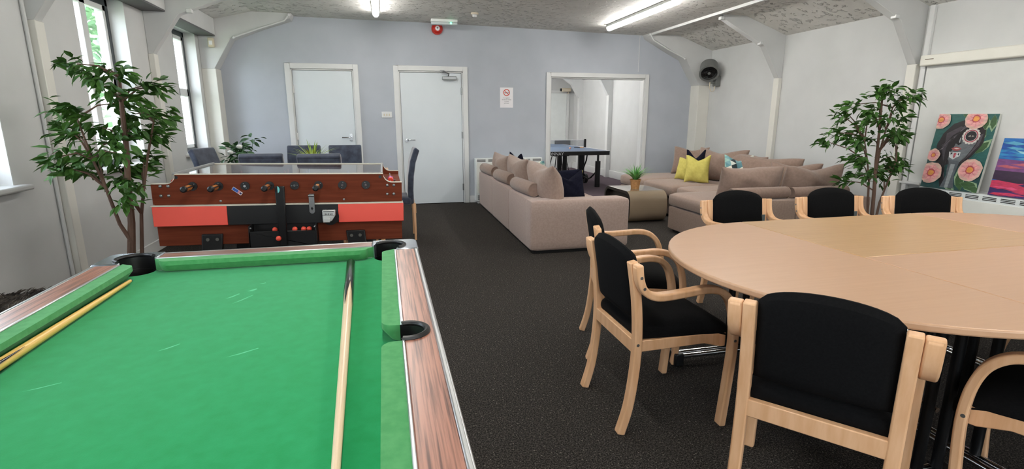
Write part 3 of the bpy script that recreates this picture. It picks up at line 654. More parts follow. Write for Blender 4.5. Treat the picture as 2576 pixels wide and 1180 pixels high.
def cushobj(p, under):
    n_ = len(p); vs = [(*under(*q), .787) for q in p]+[(*q, .812) for q in p]+[(*q, .8275) for q in p]
    fs = [tuple(range(n_-1, -1, -1)), tuple(range(2*n_, 3*n_))]+[(l*n_+i, l*n_+(i+1) % n_, l*n_+n_+(i+1) % n_, l*n_+n_+i) for l in (0, 1) for i in range(n_)]
    return obj('cushion', MB().add(vs, fs), CLOTH2, pt, bevel=.005, seg=3)
def sidec(s, y0, y1):     # y0 corner side end, y1 middle pocket end (y0>y1>0)
    b, nz = .4405, .397
    p = [(b, y0), (b, y1)]+arc(nz+.028, y1+.028, .028, 270, 180, 6)+arc(nz+.03, y0-.045, .03, 180, 100, 5)
    return p
for sx in (-1, 1):
    for sy in (-1, 1):
        p = [(sx*x, sy*y) for x, y in sidec(1, .795, .046)]
        cushobj(p, lambda x, y: (x+sx*.02 if abs(x) < .43 else x, y))
for sy in (-1, 1):
    b, nz = .8455, .80
    p = [(.365, b), (-.365, b)]+arc(-.345+.03, nz+.03, .03, 190, 270, 5)+arc(.345-.03, nz+.03, .03, 270, 350, 5)
    cushobj([(x, sy*y) for x, y in p], lambda x, y: (x, y+sy*.02 if abs(y) < .835 else y))
# the cloth that wraps under each nose is the darker cloth of the bed
for x, y in PK:
    sx, sy = (1 if x > 0 else -1), (1 if y > 0 else -1)
    pl = [(.36, HL+.002), (.36, .853), (.4475, .853), (.4475, .78), (HW+.002, .78)]+arc(HW-.03+.002, HL-.03+.002, .03, 0, 90, 5)
    o = obj('corner_cap', MB().prism([(sx*a, sy*b) for a, b in pl], .735, .8315), mat('polished_metal', (176, 182, 190), (160, 166, 174), .22, .9, scale=6), pt, bevel=.004, seg=2); cut(o, *pk_cut())
    cup = [(.0, .60), (.055, .60), (.0575, .765), (.0575, .782), (.0535, .782), (.052, .62), (.0, .61)]
    obj('pocket', MB().lathe(cup, 28, Matrix.Translation((x, y, 0))), BLACKP, pt)
    ringm = MB(); a0 = atan2(sy, sx)
    pts = [(x+.056*cos(a0+R(d)), y+.056*sin(a0+R(d)), .831) for d in range(-100, 101, 10)]
    obj('pocket_rim', ringm.tube(pts, .007, 8), BLACKP, pt)
for x, y in MK:
    sx = 1 if x > 0 else -1
    obj('pocket', MB().lathe([(.0, .60), (.041, .60), (.0425, .765), (.0425, .782), (.039, .782), (.038, .62), (.0, .61)], 28, Matrix.Translation((x, y, 0))), BLACKP, pt)
    a0 = 0 if sx > 0 else pi
    pts = [(x+.0445*cos(a0+R(d)), y+.0445*sin(a0+R(d)), .830) for d in range(-105, 106, 10)]
    obj('pocket_rim', MB().tube(pts, .007, 8), BLACKP, pt)
def liner(x, y, rad, a0, span):
    mb = MB(); n_ = 20; vs = []; fs = []
    for i in range(n_+1):
        a = a0+R(-span+2*span*i/n_)
        for rr in (rad, rad+.002):
            for z in (.70, .830): vs.append((x+rr*cos(a), y+rr*sin(a), z))
    for i in range(n_):
        b = i*4; fs += [(b, b+1, b+5, b+4), (b+2, b+6, b+7, b+3), (b+1, b+3, b+7, b+5)]
    obj('pocket_liner', mb.add(vs, fs), BLACKP, pt)
for x, y in PK: liner(x, y, .0555, atan2(y, x) if False else atan2(1 if y > 0 else -1, 1 if x > 0 else -1), 105)
for x, y in MK: liner(x, y, .0405, 0 if x > 0 else pi, 112)
obj('coin_box', MB().box(-.12, .12, -.88, -.84, .42, .66), STEEL, pt, bevel=.01)
# cues
def cue(label, p, q, shaft, r0, split):
    p, q = V(p), V(q); d = (q-p); L = d.length; d.normalize()
    t = thing('pool_cue', label, 'cue', p, 0, 'cues on the pool table')
    t.rotation_mode = 'QUATERNION'; t.rotation_quaternion = V((0, 1, 0)).rotation_difference(d)
    obj('shaft', MB().lathe([(.0, split), (r0-.001, split), (.0055, L-.012), (.005, L), (0, L)], 16, Matrix.Rotation(R(-90), 4, 'X')), shaft, t)
    obj('butt', MB().lathe([(0, 0), (r0*.8, .002), (r0, .01), (r0-.0006, split+.004), (0, split+.004)], 16, Matrix.Rotation(R(-90), 4, 'X')), DARKW, t)
    for k in range(4):          # the spliced points of the butt
        a = pi/4+k*pi/2; rr = r0-.0002
        mb = MB(); vs = []
        for s, wd in ((0, .80), (.10, .30), (.2, .02)):
            for j in range(5):
                b = a+wd*(j-2)/2; re = rr*(1-.02*s)+.0003
                vs.append((re*cos(b), split+.002+s*1.05, re*sin(b)))
        mb.add(vs, [(i*5+j, i*5+j+1, i*5+j+6, i*5+j+5) for i in range(2) for j in range(4)])
        obj('splice', mb, DARKW, t)
    obj('bumper', MB().lathe([(0, -.006), (r0*.7, -.005), (r0*.85, .001), (0, .002)], 14, Matrix.Rotation(R(-90), 4, 'X')), BLACKM, t)
    obj('tip', MB().lathe([(0, L), (.0052, L), (.0045, L+.006), (0, L+.008)], 12, Matrix.Rotation(R(-90), 4, 'X')), flat('cue_tip', (60, 90, 110), .8), t)
cue('pale pool cue lying on the baize with its black butt near the far cushion', (-.137, 1.875, .8005), (-.085, .47, .792), CUEW, .0145, .26)
cue('yellowish pool cue lying along the left cushion with its tip at the far pocket', (-.803, .42, .8005), (-.806, 1.822, .7965), CUEY, .0145, .66)
# ================================================================== FOOSBALL TABLE
ft = thing('foosball_table', 'brown and red coin operated foosball table behind the pool table', 'foosball table', (-.70, 4.225, 0)); ft.rotation_euler = (0, R(1.15), 0)
TW, TD = .79, .44                                          # half width, half depth
# front and back boards with scooped corners
def board(y0, y1, nm):
    top = .925
    prof = [(-TW, .738), (TW, .738), (TW, .872), (.722, .872)]+arc(.722, .932, .06, 270, 180, 7)[1:]+[(.662, top+.008), (-.648, top+.008)]+arc(-.705, .932, .06, 0, -90, 7)[1:]+[(-TW, .872)]
    obj(nm, MB().prism(prof, y0, y1, 'y'), MAHOG, ft, bevel=.003, seg=1, smooth=False)
    ed = prof[2:-1]+[prof[-1]]
    pts = [(x, z) for x, z in ed]
    mb = MB(); k = len(pts); vs = []; fs = []
    for (x, z) in pts:
        for yy in (y0-.002, y1+.002):
            vs += [(x, yy, z-.001), (x, yy, z+.004)]
    for i in range(k-1):
        a = i*4; b = a+4; fs += [(a, b, b+1, a+1), (a+2, a+3, b+3, b+2), (a+1, b+1, b+3, a+3), (a, a+2, b+2, b)]
    mb.add(vs, fs); obj('edge_strip', mb, flat('cream_edging', (214, 208, 192), .5), ft)
board(-TD, -TD+.028, 'front_board'); board(TD-.028, TD, 'rear_board')
for sx in (-1, 1): 
    obj('end_board', MB().box(min(sx*(TW-.13), sx*(TW-.155)), max(sx*(TW-.13), sx*(TW-.155)), -TD+.03, TD-.03, .74, .915), MAHOG, ft)
    obj('end_tray', MB().box(min(sx*(TW-.128), sx*(TW-.002)), max(sx*(TW-.128), sx*(TW-.002)), -TD+.03, TD-.03, .74, .845), MAHOG, ft)
obj('cover_glass', MB().box(-.655, .65, -TD+.03, TD-.03, .926, .932), GLASS, ft)
gl = MB().box(-.66, .655, TD-.028, TD-.01, .930, .938).box(-.668, -.652, -TD+.02, TD-.01, .930, .943).box(.646, .660, -TD+.02, TD-.01, .930, .943)
obj('glass_frame', gl, flat('grey_glass_edge', (138, 140, 140), .5), ft, bevel=.002, seg=1)
obj('pitch', MB().box(-.655, .65, -TD+.03, TD-.03, .77, .78), mat('pitch_green', (70, 130, 90), (64, 122, 84), .5, scale=6), ft)
obj('pitch_line', MB().box(-.004, .004, -TD+.04, TD-.04, .78, .7806).lathe([(.09, .78), (.096, .78), (.096, .7806), (.09, .7806), (.09, .78)], 32), PAPER, ft)
obj('apron', MB().box(-.795, .795, -TD-.03, -TD+.04, .728, .735), flat('cream_edging', (214, 208, 192), .5), ft)
for x0, x1, m, nm in ((-.79, -.352, REDP, 'red_panel'), (-.352, .352, BLACKP, 'coin_panel'), (.352, .797, REDP, 'red_panel')):
    obj(nm, MB().prism([(-TD-.03, .728), (-TD+.05, .728), (-TD+.05, .598), (-TD-.03, .598)], x0, x1, 'x'), m, ft, bevel=.003, seg=1)
obj('lower_cabinet', MB().box(-.785, .785, -TD+.005, TD-.005, .46, .74), MAHOG, ft, bevel=.004)
obj('rear_panel', MB().box(-.79, .79, TD-.02, TD+.03, .60, .728), REDP, ft)
# ball trough
tr = MB().box(-.215, .21, -TD-.10, -TD-.0, .452, .462).box(-.215, .21, -TD-.10, -TD-.09, .452, .562).box(-.215, -.205, -TD-.10, -TD, .452, .60).box(.20, .21, -TD-.10, -TD, .452, .60).box(-.205, .20, -TD-.004, -TD+.002, .452, .60)
tr.box(-.205, .20, -TD-.09, -TD, .518, .526)
obj('ball_trough', tr, BLACKP, ft, bevel=.003, seg=1)
obj('trough_screw', MB().sphere((-.2, -TD-.101, .585), .007, 6).sphere((.2, -TD-.101, .587), .007, 6), STEEL, ft)
obj('ball_chute', MB().prism([(-.024, .465), (.024, .465), (.030, .865), (-.030, .865)], -TD-.125, -TD-.101, 'y'), BLACKM, ft, bevel=.005)
obj('chute_sticker', MB().add([(-.012+.013*cos(R(a)), -TD-.127, .845+.022*sin(R(a))) for a in range(-90, 91, 15)], [tuple(range(13))]), flat('teal_sticker', (118, 208, 206), .5), ft)
ha = MB().prism([(.165, .676)]+arc(.1825, .683, .0175, 180, 360, 8)+[(.200, .79), (.165, .79)], -TD-.038, -TD-.032, 'y').cyl((.163, -TD-.04, .79), (.202, -TD-.04, .79), .008, n=10).prism([(.168, .79), (.198, .79), (.198, .80), (.168, .80)], -TD-.04, -TD-.0, 'y')
obj('hasp', ha, STEEL, ft)
obj('padlock_slot', MB().box(.179, .186, -TD-.04, -TD-.037, .69, .712).box(.175, .19, -TD-.04, -TD-.037, .698, .704), BLACKP, ft)
obj('coin_mount', MB().cyl((.298, -TD-.03, .642), (.298, -TD-.046, .642), .058, n=28), BLACKM, ft)
cm = MB().box(.25, .335, -TD-.075, -TD-.04, .655, .692).prism([(.25, .615), (.31, .615), (.335, .655), (.25, .655)], -TD-.07, -TD-.04, 'y').box(.253, .30, -TD-.08, -TD-.06, .608, .642)
obj('coin_mechanism', cm, flat('dull_zinc', (206, 208, 204), .45, .4), ft, bevel=.004)
sl = MB()
for k in range(5): sl.box(.268+k*.011, .272+k*.011, -TD-.077, -TD-.074, .66, .672-.002*(k % 2))
sl.box(.258, .326, -TD-.077, -TD-.074, .682, .686)
obj('coin_slots', sl, BLACKP, ft)
obj('lock', MB().cyl((-.012, -TD-.03, .70), (-.012, -TD-.036, .70), .013, n=16), flat('dark_brass', (88, 76, 56), .4, .8), ft)
# legs: bolted black bracket, splayed post, foot
for sx in (-1, 1):
    for sy in (-1, 1):
        x0 = sx*.46-.0
        dz = (sx*.5)*math.tan(R(1.15))+.004
        obj('leg', MB().prism([(x0-.065, .535), (x0+.065, .535), (x0+.055+sx*.05, dz), (x0-.055+sx*.05, dz)], min(sy*(TD-.04), sy*(TD+.012)), max(sy*(TD-.04), sy*(TD+.012)), 'y'), BLACKP, ft, bevel=.006)
        if sy < 0:
            for dx in (-.028, .03): obj('leg_bolt', MB().cyl((x0+dx, -TD-.012, .50), (x0+dx, -TD-.02, .50), .011, n=14), flat('worn_steel', (110, 108, 102), .5, .6), ft)
RX = [-.547, -.394, -.233, -.082, .076, .229, .386, .543]
teams = [1, 2, 3, 5, 5, 3, 2, 1]
for i, x in enumerate(RX):
    rd = obj('rod', MB().cyl((x, -TD-.02, .857), (x, TD+.02, .857), .008, n=12), CHROME, ft)
    obj('bearing', MB().cyl((x, -TD+.002, .857), (x, -TD-.010, .857), .0285, n=24), BLACKP, rd)
    for a in ((.5, 1), (-1, 2.2)):
        aa = a[0]*1.7+i*.6; obj('bearing_screw', MB().sphere((x+.017*cos(aa), -TD-.011, .857+.017*sin(aa)), .0035, 6).sphere((x-.017*cos(aa), -TD-.011, .857-.017*sin(aa)), .0035, 6), STEEL, rd); break
    front = i in (0, 1, 3, 5)
    ys = -TD-.05 if front else TD+.05
    s = -1 if front else 1
    hm = MB().cyl((x, s*(TD+.01), .857), (x, s*(TD+.055), .857), .012, n=14)
    obj('rod_sleeve', hm, BLACKP, rd)
    hg = MB(); hg.lathe([(0, 0), (.015, 0), (.018, .02), (.018, .115), (.014, .12), (0, .12)], 8, Matrix.Translation((x, s*(TD+.05), .857)) @ Matrix.Rotation(R(90 if s < 0 else -90), 4, 'X'))
    obj('handle', hg, mat('striped_wood', (178, 112, 54), (156, 92, 40), .4, scale=5), rd, smooth=False)
    hc = MB()
    for k in range(4): hc.box(-.0035, .0035, .012, .0195, 0, .112, Matrix.Translation((x, s*(TD+.052), .857)) @ Matrix.Rotation(R(90 if s < 0 else -90), 4, 'X') @ Matrix.Rotation(k*pi/2+.4, 4, 'Z'))
    obj('grip_stripe', hc, BLACKP, rd)
    obj('handle_cap', MB().lathe([(0, 0), (.0195, 0), (.0195, .02), (.012, .026), (0, .026)], 14, Matrix.Translation((x, s*(TD+.155), .857)) @ Matrix.Rotation(R(90 if s < 0 else -90), 4, 'X')), BLACKP, rd)
    nf = teams[i]
    for k in range(nf):
        y = (k-(nf-1)/2)*.72/max(nf, 2.4)
        obj('player_figure', MB().lathe([(0, .79), (.012, .792), (.010, .82), (.016, .845), (.016, .868), (.006, .874), (.011, .886), (.009, .900), (0, .904)], 10, Matrix.Translation((x, y, 0)) @ Matrix.Diagonal((.8, 1.1, 1, 1))), RED if i in (0, 1, 3, 5) else flat('blue_plastic', (40, 60, 150), .4), rd)
for x, z in ((-.735, .858), (-.69, .858), (-.737, .796), (-.692, .796), (.69, .852), (.735, .852), (.688, .79), (.733, .79)):
    obj('corner_bolt', MB().sphere((x, -TD-.002, z), .0105, 8, (1, .8, 1)), STEEL, ft)
for x, z in ((-.39, .757), (.392, .756)): obj('screw', MB().sphere((x, -TD-.002, z), .008, 6, (1, .6, 1)), STEEL, ft)
for x, z in ((-.64, .915), (.642, .912)): obj('plug_hole', MB().cyl((x, -TD-.001, z), (x, -TD+.01, z), .011, n=16), BLACKP, ft)
Mk = Matrix.Translation((-.285, -TD-.001, .822)) @ Matrix.Rotation(R(38), 4, 'Y')
obj('flag_sticker', MB().box(-.034, .034, -.001, .001, -.011, .011, Mk), PAPER, ft)
obj('sticker_blue', MB().box(-.032, .006, -.0022, -.0008, -.009, .009, Mk), flat('sticker_blue', (48, 92, 176), .5), ft)
obj('sticker_red', MB().box(.006, .020, -.0022, -.0008, -.009, .009, Mk), flat('sticker_pink', (206, 140, 150), .5), ft)
obj('sticker_dark', MB().box(.020, .031, -.0022, -.0008, -.006, .006, Mk), flat('sticker_navy', (30, 36, 90), .5), ft)
for sx in (-1, 1):       # goal counters
    ys = [-.26, -.22, -.18]; x = sx*.715
    for k, y in enumerate(ys):
        obj('score_bead', MB().cyl((x, y, .862), (x, y+.034, .868), .022, n=14), REDB if k != 1 else flat('blue_bead', (50, 70, 190), .4), ft)
    obj('score_wire', MB().tube([(x, -.30, .846), (x, -.30, .862), (x, .3, .862), (x, .3, .846)], .004, 6), STEEL, ft)
def ball(label, p, r, name='foosball', m=REDB, cat='ball', group='balls in the foosball table'):
    tag(obj(name, MB().sphere((0, 0, 0), r, 10), m, loc=p), label, cat, group)
for x, z, lb in ((-.742, .546, 'orange red ball in the trough, left of the black chute'), (-.612, .543, 'orange red ball in the trough, first to the right of the black chute'), (-.556, .541, 'orange red ball in the trough, second to the right of the black chute'), (-.527, .540, 'orange red ball at the right end of the trough row, partly hidden')):
    pass
ball('orange red foosball in the upper trough, left of the black chute', (-.752, 3.742, .562), .0175)
ball('orange red foosball in the upper trough, first one right of the black chute', (-.625, 3.742, .5595), .0175)
ball('orange red foosball in the upper trough, middle one of the three right of the chute', (-.568, 3.742, .5583), .0175)
ball('orange red foosball in the upper trough, farthest right of the row', (-.532, 3.742, .5576), .0175)
ball('orange red foosball low in the trough below the black chute', (-.716, 3.652, .519), .0175)
t = thing('ashtray', 'flat black tray lying on the right end ledge of the foosball table', 'tray', (.02, 4.06, .8318)); t.rotation_euler = (0, R(1.15), 0)
obj('dish', MB().lathe([(0, 0), (.045, 0), (.05, .01), (.044, .012), (.04, .004), (0, .004)], 24), BLACKP, t); obj('rim', MB().lathe([(.046, .011), (.05, .011), (.05, .014), (.046, .014), (.046, .011)], 24), STEEL, t)
# ================================================================== SOFAS
def bolster(name, label, loc, rz, L, r, m=SOFAD, group=None):
    t = thing(name, label, 'bolster', loc, rz, group)           # axis along local y
    obj('roll', MB().lathe([(0, -L/2+.004), (r*.86, -L/2), (r, -L/2+.02), (r*1.02, 0), (r, L/2-.02), (r*.86, L/2), (0, L/2-.004)], 24, Matrix.Translation((0, 0, r)) @ Matrix.Rotation(R(-90), 4, 'X')), m, t)
    for s in (-1, 1):
        pts = [(r*.9*cos(2*pi*k/24), s*L/2, r+r*.9*sin(2*pi*k/24)) for k in range(25)]
        obj('piping', MB().tube(pts, .005, 6), m, t)
    return t
sf = thing('long_sofa', 'taupe three seat sofa with its back to the camera in the room centre', 'sofa', (1.34, 4.74, 0), R(-.6))
ML = 1.02
for k in range(3):
    obj('back_module', softblock(0, .24, k*ML+(.13 if k == 0 else .002), (k+1)*ML-.002, .03, .52, .02), SOFA, sf, smooth=True)
    obj('seat_base', softblock(.22, 1.0, k*ML+(.22 if k == 0 else .002), (k+1)*ML-.002, .03, .27, .02), SOFA, sf)
    obj('seat_cushion', softblock(.23, 1.02, k*ML+(.235 if k == 0 else .006), (k+1)*ML-.006, .27, .42, .05, .02), SOFA, sf)
obj('armrest', softblock(-.006, 1.02, -.004, .23, .028, .528, .035), SOFA, sf)
obj('plinth', MB().box(.03, .97, .03, 3*ML-.03, .0, .04), BLACKP, sf)
GS = 'back cushions of the taupe sofas'
def backc(label, loc, rz, tilt, w, h, t, seed, **k): return cushion('back_cushion', label, 'cushion', loc, rz, tilt, w, h, t, SOFAD2 if seed > 30 else SOFAD, GS, seed=seed, **k)
backc('taupe back cushion of the long sofa, nearest the camera', (1.66, 5.20, .435), R(-90), R(14), .92, .44, .25, 11, chop=.05)
backc('taupe back cushion in the middle of the long sofa', (1.66, 6.14, .435), R(-90), R(14), .92, .44, .25, 12, chop=.04)
backc('taupe back cushion of the long sofa, farthest from the camera', (1.66, 7.10, .435), R(-90), R(14), .92, .42, .25, 13, chop=.05)
for y, lb in ((5.36, 'taupe bolster on the long sofa back, nearest the camera'), (6.31, 'taupe bolster on the long sofa back, middle one'), (7.26, 'taupe bolster on the long sofa back, farthest one')):
    bolster('bolster', lb, (1.435, y, .52), R(4), .62, .072, group='bolsters on the long sofa')
GN = 'scatter cushions'
cushion('scatter_cushion', 'dark navy cushion with a deep notch, near arm of the long sofa', 'cushion', (1.86, 5.10, .44), R(8), R(-16), .40, .36, .13, NAVY, GN, chop=.12, seed=21)
cushion('scatter_cushion', 'dark navy cushion leaning behind the notched one on the long sofa', 'cushion', (1.80, 5.30, .44), R(-30), R(-14), .44, .36, .12, NAVY, GN, chop=.03, seed=22)
cushion('scatter_cushion', 'yellow cushion barely showing behind the two navy ones', 'cushion', (1.98, 5.50, .44), R(-10), R(-18), .38, .30, .13, MUST, GN, seed=23)
# geometric triangles cushion
def geom(name):
    m = bpy.data.materials.new(name); m.use_nodes = True; nt = m.node_tree; b = nt.nodes['Principled BSDF']; b.inputs['Roughness'].default_value = .9
    tc = nt.nodes.new('ShaderNodeTexCoord'); mp = nt.nodes.new('ShaderNodeMapping'); mp.inputs['Scale'].default_value = (17, 0, 14); mp.inputs['Rotation'].default_value = (0, .35, 0)
    fl = nt.nodes.new('ShaderNodeVectorMath'); fl.operation = 'FLOOR'; fr = nt.nodes.new('ShaderNodeVectorMath'); fr.operation = 'FRACTION'
    sx = nt.nodes.new('ShaderNodeSeparateXYZ'); ad = nt.nodes.new('ShaderNodeMath'); ad.operation = 'ADD'; gt = nt.nodes.new('ShaderNodeMath'); gt.operation = 'GREATER_THAN'; gt.inputs[1].default_value = 1.
    cb = nt.nodes.new('ShaderNodeCombineXYZ'); av = nt.nodes.new('ShaderNodeVectorMath'); av.operation = 'ADD'; v = nt.nodes.new('ShaderNodeTexWhiteNoise')
    for a_, b_ in ((mp.outputs[0], fl.inputs[0]), (mp.outputs[0], fr.inputs[0]), (fr.outputs[0], sx.inputs[0]), (sx.outputs[0], ad.inputs[0]), (sx.outputs[2], ad.inputs[1]), (ad.outputs[0], gt.inputs[0]), (gt.outputs[0], cb.inputs[1]), (fl.outputs[0], av.inputs[0]), (cb.outputs[0], av.inputs[1]), (av.outputs[0], v.inputs[0])): nt.links.new(a_, b_)
    r = nt.nodes.new('ShaderNodeValToRGB'); r.color_ramp.interpolation = 'CONSTANT'
    cs = [(88, 128, 136), (206, 210, 200), (150, 190, 178), (44, 58, 62), (120, 160, 164), (226, 222, 206), (96, 142, 148)]
    e = r.color_ramp.elements
    e[0].color = (*lin(cs[0]), 1); e[1].position = .16; e[1].color = (*lin(cs[1]), 1)
    for i, c in enumerate(cs[2:]): x = e.new(.32+i*.14); x.color = (*lin(c), 1)
    nt.links.new(tc.outputs['Object'], mp.inputs[0]); nt.links.new(v.outputs['Value'], r.inputs[0]); nt.links.new(r.outputs[0], b.inputs['Base Color'])
    return m
GEO = geom('teal_triangles')
cushion('scatter_cushion', 'teal patterned cushion on the long sofa, top peeking over the back', 'cushion', (1.93, 6.50, .43), R(-70), R(12), .44, .38, .13, GEO, GN, chop=.05, seed=24)
cushion('scatter_cushion', 'navy cushion at the far end of the long sofa by the heater', 'cushion', (1.86, 7.20, .44), R(-80), R(10), .44, .40, .12, NAVY, GN, chop=.08, seed=25)
# corner sofa
cs_ = thing('corner_sofa', 'large taupe corner sofa along the right wall facing the coffee table', 'sofa', (0, 0, 0))
def sb(nm, *a, **k): return obj(nm, softblock(*a, **k), SOFA2, cs_)
sb('back_module', 3.30, 3.955, 4.30, 4.55, .03, .515, .02); sb('back_module', 3.96, 4.86, 4.30, 4.55, .03, .515, .02)
for y0, y1 in ((4.56, 5.30), (5.31, 6.28), (6.29, 7.26)): sb('back_module', 4.62, 4.86, y0, y1, .03, .515, .02)
sb('seat_base', 3.22, 4.62, 4.50, 5.46, .03, .30, .02); sb('seat_cushion', 3.20, 4.20, 4.53, 5.47, .30, .455, .055, puff=.015); sb('seat_cushion', 4.21, 4.64, 4.53, 5.47, .30, .455, .05, puff=.01)
sb('seat_base', 3.68, 4.62, 5.47, 6.28, .03, .27, .02); sb('seat_cushion', 3.66, 4.64, 5.49, 6.07, .27, .435, .055, puff=.015)
sb('seat_base', 3.68, 4.62, 6.29, 7.10, .03, .27, .02); sb('seat_cushion', 3.62, 4.64, 6.09, 6.90, .27, .435, .055, puff=.02)
sb('seat_base', 3.68, 4.86, 7.11, 7.75, .03, .27, .02); sb('seat_cushion', 3.66, 4.84, 6.92, 7.76, .27, .43, .055, puff=.015)
obj('plinth', MB().box(3.26, 4.82, 4.34, 5.40, 0, .04).box(3.74, 4.82, 5.4, 7.7, 0, .04), BLACKP, cs_)
bolster('bolster', 'taupe bolster on the near back of the corner sofa, left one', (3.60, 4.42, .513), R(90), .64, .06, SOFAD2, group='bolsters on the corner sofa')
bolster('bolster', 'taupe bolster on the near back of the corner sofa, right one', (4.31, 4.42, .513), R(90), .66, .055, SOFAD2, group='bolsters on the corner sofa')
backc('wide taupe back cushion of the corner sofa, left of the near pair', (3.66, 4.70, .445), R(-2), R(14), .75, .40, .26, 31, chop=.03, pinch=.06)
backc('wide taupe back cushion of the corner sofa, right of the near pair', (4.40, 4.68, .445), R(3), R(14), .78, .40, .26, 32, chop=.07, pinch=.06)
backc('taupe back cushion at the far end of the corner sofa, below the wall fan', (4.60, 7.30, .42), R(-60), R(-10), .62, .46, .18, 33, chop=.03)
backc('big taupe back cushion behind the yellow cushions on the corner sofa', (4.50, 6.40, .43), R(-74), R(-12), .86, .48, .24, 34, chop=.05)
backc('taupe back cushion between the patterned cushion and the wall', (4.52, 5.92, .42), R(-98), R(-14), .84, .45, .24, 35)
backc('taupe back cushion standing upright in the middle of the wall side row', (4.50, 5.42, .43), R(-62), R(-8), .80, .42, .22, 36, pinch=.05)
backc('small folded taupe cushion at the right end of the corner sofa', (4.50, 4.98, .44), R(-50), R(-4), .56, .38, .22, 37, chop=.02)
cushion('scatter_cushion', 'mustard yellow cushion in front of another on the corner sofa', 'cushion', (4.09, 6.27, .436), R(-38), R(-16), .34, .40, .15, MUST, GN, chop=.06, seed=41)
cushion('scatter_cushion', 'mustard yellow cushion at the left, half hidden by the front yellow one', 'cushion', (4.12, 6.58, .436), R(-62), R(-20), .38, .34, .15, MUST, GN, chop=.01, seed=42)
cushion('scatter_cushion', 'navy cushion with two pointed ears behind the yellow cushions', 'cushion', (4.19, 6.48, .44), R(-36), R(-12), .27, .45, .10, NAVY, GN, chop=.10, seed=43)
cushion('scatter_cushion', 'teal and white triangle patterned cushion on the corner sofa', 'cushion', (4.30, 5.70, .45), R(-34), R(-12), .36, .43, .13, GEO, GN, chop=.09, seed=44)
# coffee table: hoop section extruded along x
ct = thing('coffee_table', 'glossy taupe hoop shaped coffee table between the sofas', 'coffee table', (3.22, 6.33, 0))
OW, OH, rr = .40, .40, .13
outp = rrect(-OW, OW, 0, OH, rr, 7); innp = rrect(-OW+.045, OW-.045, .045, OH-.04, rr-.04, 7)
mb = MB(); n_ = len(outp); x0, x1 = -.26, .26
vs = [(x, *p) for x in (x0, x1) for p in outp]+[(x, *p) for x in (x0, x1) for p in innp]; fs = []; fi = []
for i in range(n_):
    j = (i+1) % n_
    fs += [(i, j, n_+j, n_+i)]
    fi += [(i, 2*n_+i, 2*n_+j, j), (n_+i, n_+j, 3*n_+j, 3*n_+i), (2*n_+i, 3*n_+i, 3*n_+j, 2*n_+j)]
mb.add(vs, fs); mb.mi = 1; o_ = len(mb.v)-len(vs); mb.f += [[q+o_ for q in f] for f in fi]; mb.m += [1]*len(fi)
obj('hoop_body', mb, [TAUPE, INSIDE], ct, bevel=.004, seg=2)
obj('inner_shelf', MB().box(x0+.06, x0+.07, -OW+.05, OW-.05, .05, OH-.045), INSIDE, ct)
# ================================================================== PLANTS
def blades(mb, n, L, w, spread, z0, seed, lean=.9):
    r2 = random.Random(seed)
    for k in range(n):
        a = r2.uniform(0, 2*pi); l = L*r2.uniform(.6, 1.1); sp = spread*r2.uniform(.25, 1); pts = []
        for i in range(6):
            s = i/5; rr_ = .01+sp*l*s**1.3; z = z0+l*(s*lean-.45*sp*s*s); pts.append(V((cos(a)*rr_, sin(a)*rr_, z)))
        sd = V((-sin(a), cos(a), 0)); vs = []
        for i, p in enumerate(pts):
            ww = w*(1-(i/5)**2)*.5+.0006; vs += [p+sd*ww, p-sd*ww]
        mb.add(vs, [(2*i, 2*i+1, 2*i+3, 2*i+2) for i in range(5)])
    return mb
t = thing('potted_grass', 'small green grass plant in a woven pot on the coffee table', 'plant', (3.185, 6.26, .40))
obj('pot', MB().lathe([(0, 0), (.052, 0), (.068, .11), (.074, .112), (.074, .122), (.064, .122), (.06, .10), (0, .10)], 24), WICK, t)
obj('soil', MB().cyl((0, 0, .10), (0, 0, .108), .061, n=20), SOIL, t)
obj('leaves', blades(MB(), 85, .27, .017, 1.15, .10, 5), GRASSG, t, smooth=False)
LEAFM = LEAF
def ficus(label, loc, trunks, branches, clusters, n, seed, pot_r=.15):
    t = thing('ficus_tree', label, 'plant', loc)
    r2 = random.Random(seed)
    obj('pot', MB().lathe([(0, 0), (pot_r*.8, 0), (pot_r, .24), (pot_r+.01, .245), (pot_r+.01, .265), (pot_r-.012, .265), (pot_r-.02, .22), (0, .22)], 28), flat('dark_pot', (52, 46, 44), .5), t)
    obj('soil', MB().cyl((0, 0, .215), (0, 0, .232), pot_r-.018, n=24), SOIL, t)
    for k, (pts, r0, r1) in enumerate(trunks): obj('trunk' if k == 0 else 'side_stem', MB().tube(pts, r0, 8, r1), BARK, t)
    spine = [V(p) for pts, _, _ in trunks for p in pts]
    tw = MB()
    for c in clusters:
        c = V(c); cand = [p for p in spine if p.z < c.z-.02] or spine; b = min(cand, key=lambda p: (p-c).length+.15*abs(c.z-p.z-.15))
        m_ = (b+c)/2+V((0, 0, .03)); tw.tube([b, m_, c], .0075, 5, .003)
    obj('twigs', tw, BARK, t)
    obj('foliage', foliage(MB(), clusters, n, .115, .09, .040, .38, .6, seed, (0, 0)), LEAFM, t, smooth=False)
    return t
def loc3(pts, cx, cy, jit, seed, yo=0):
    r2 = random.Random(seed); return [(x-cx, r2.uniform(-jit, jit)+yo, z) for x, z in pts]
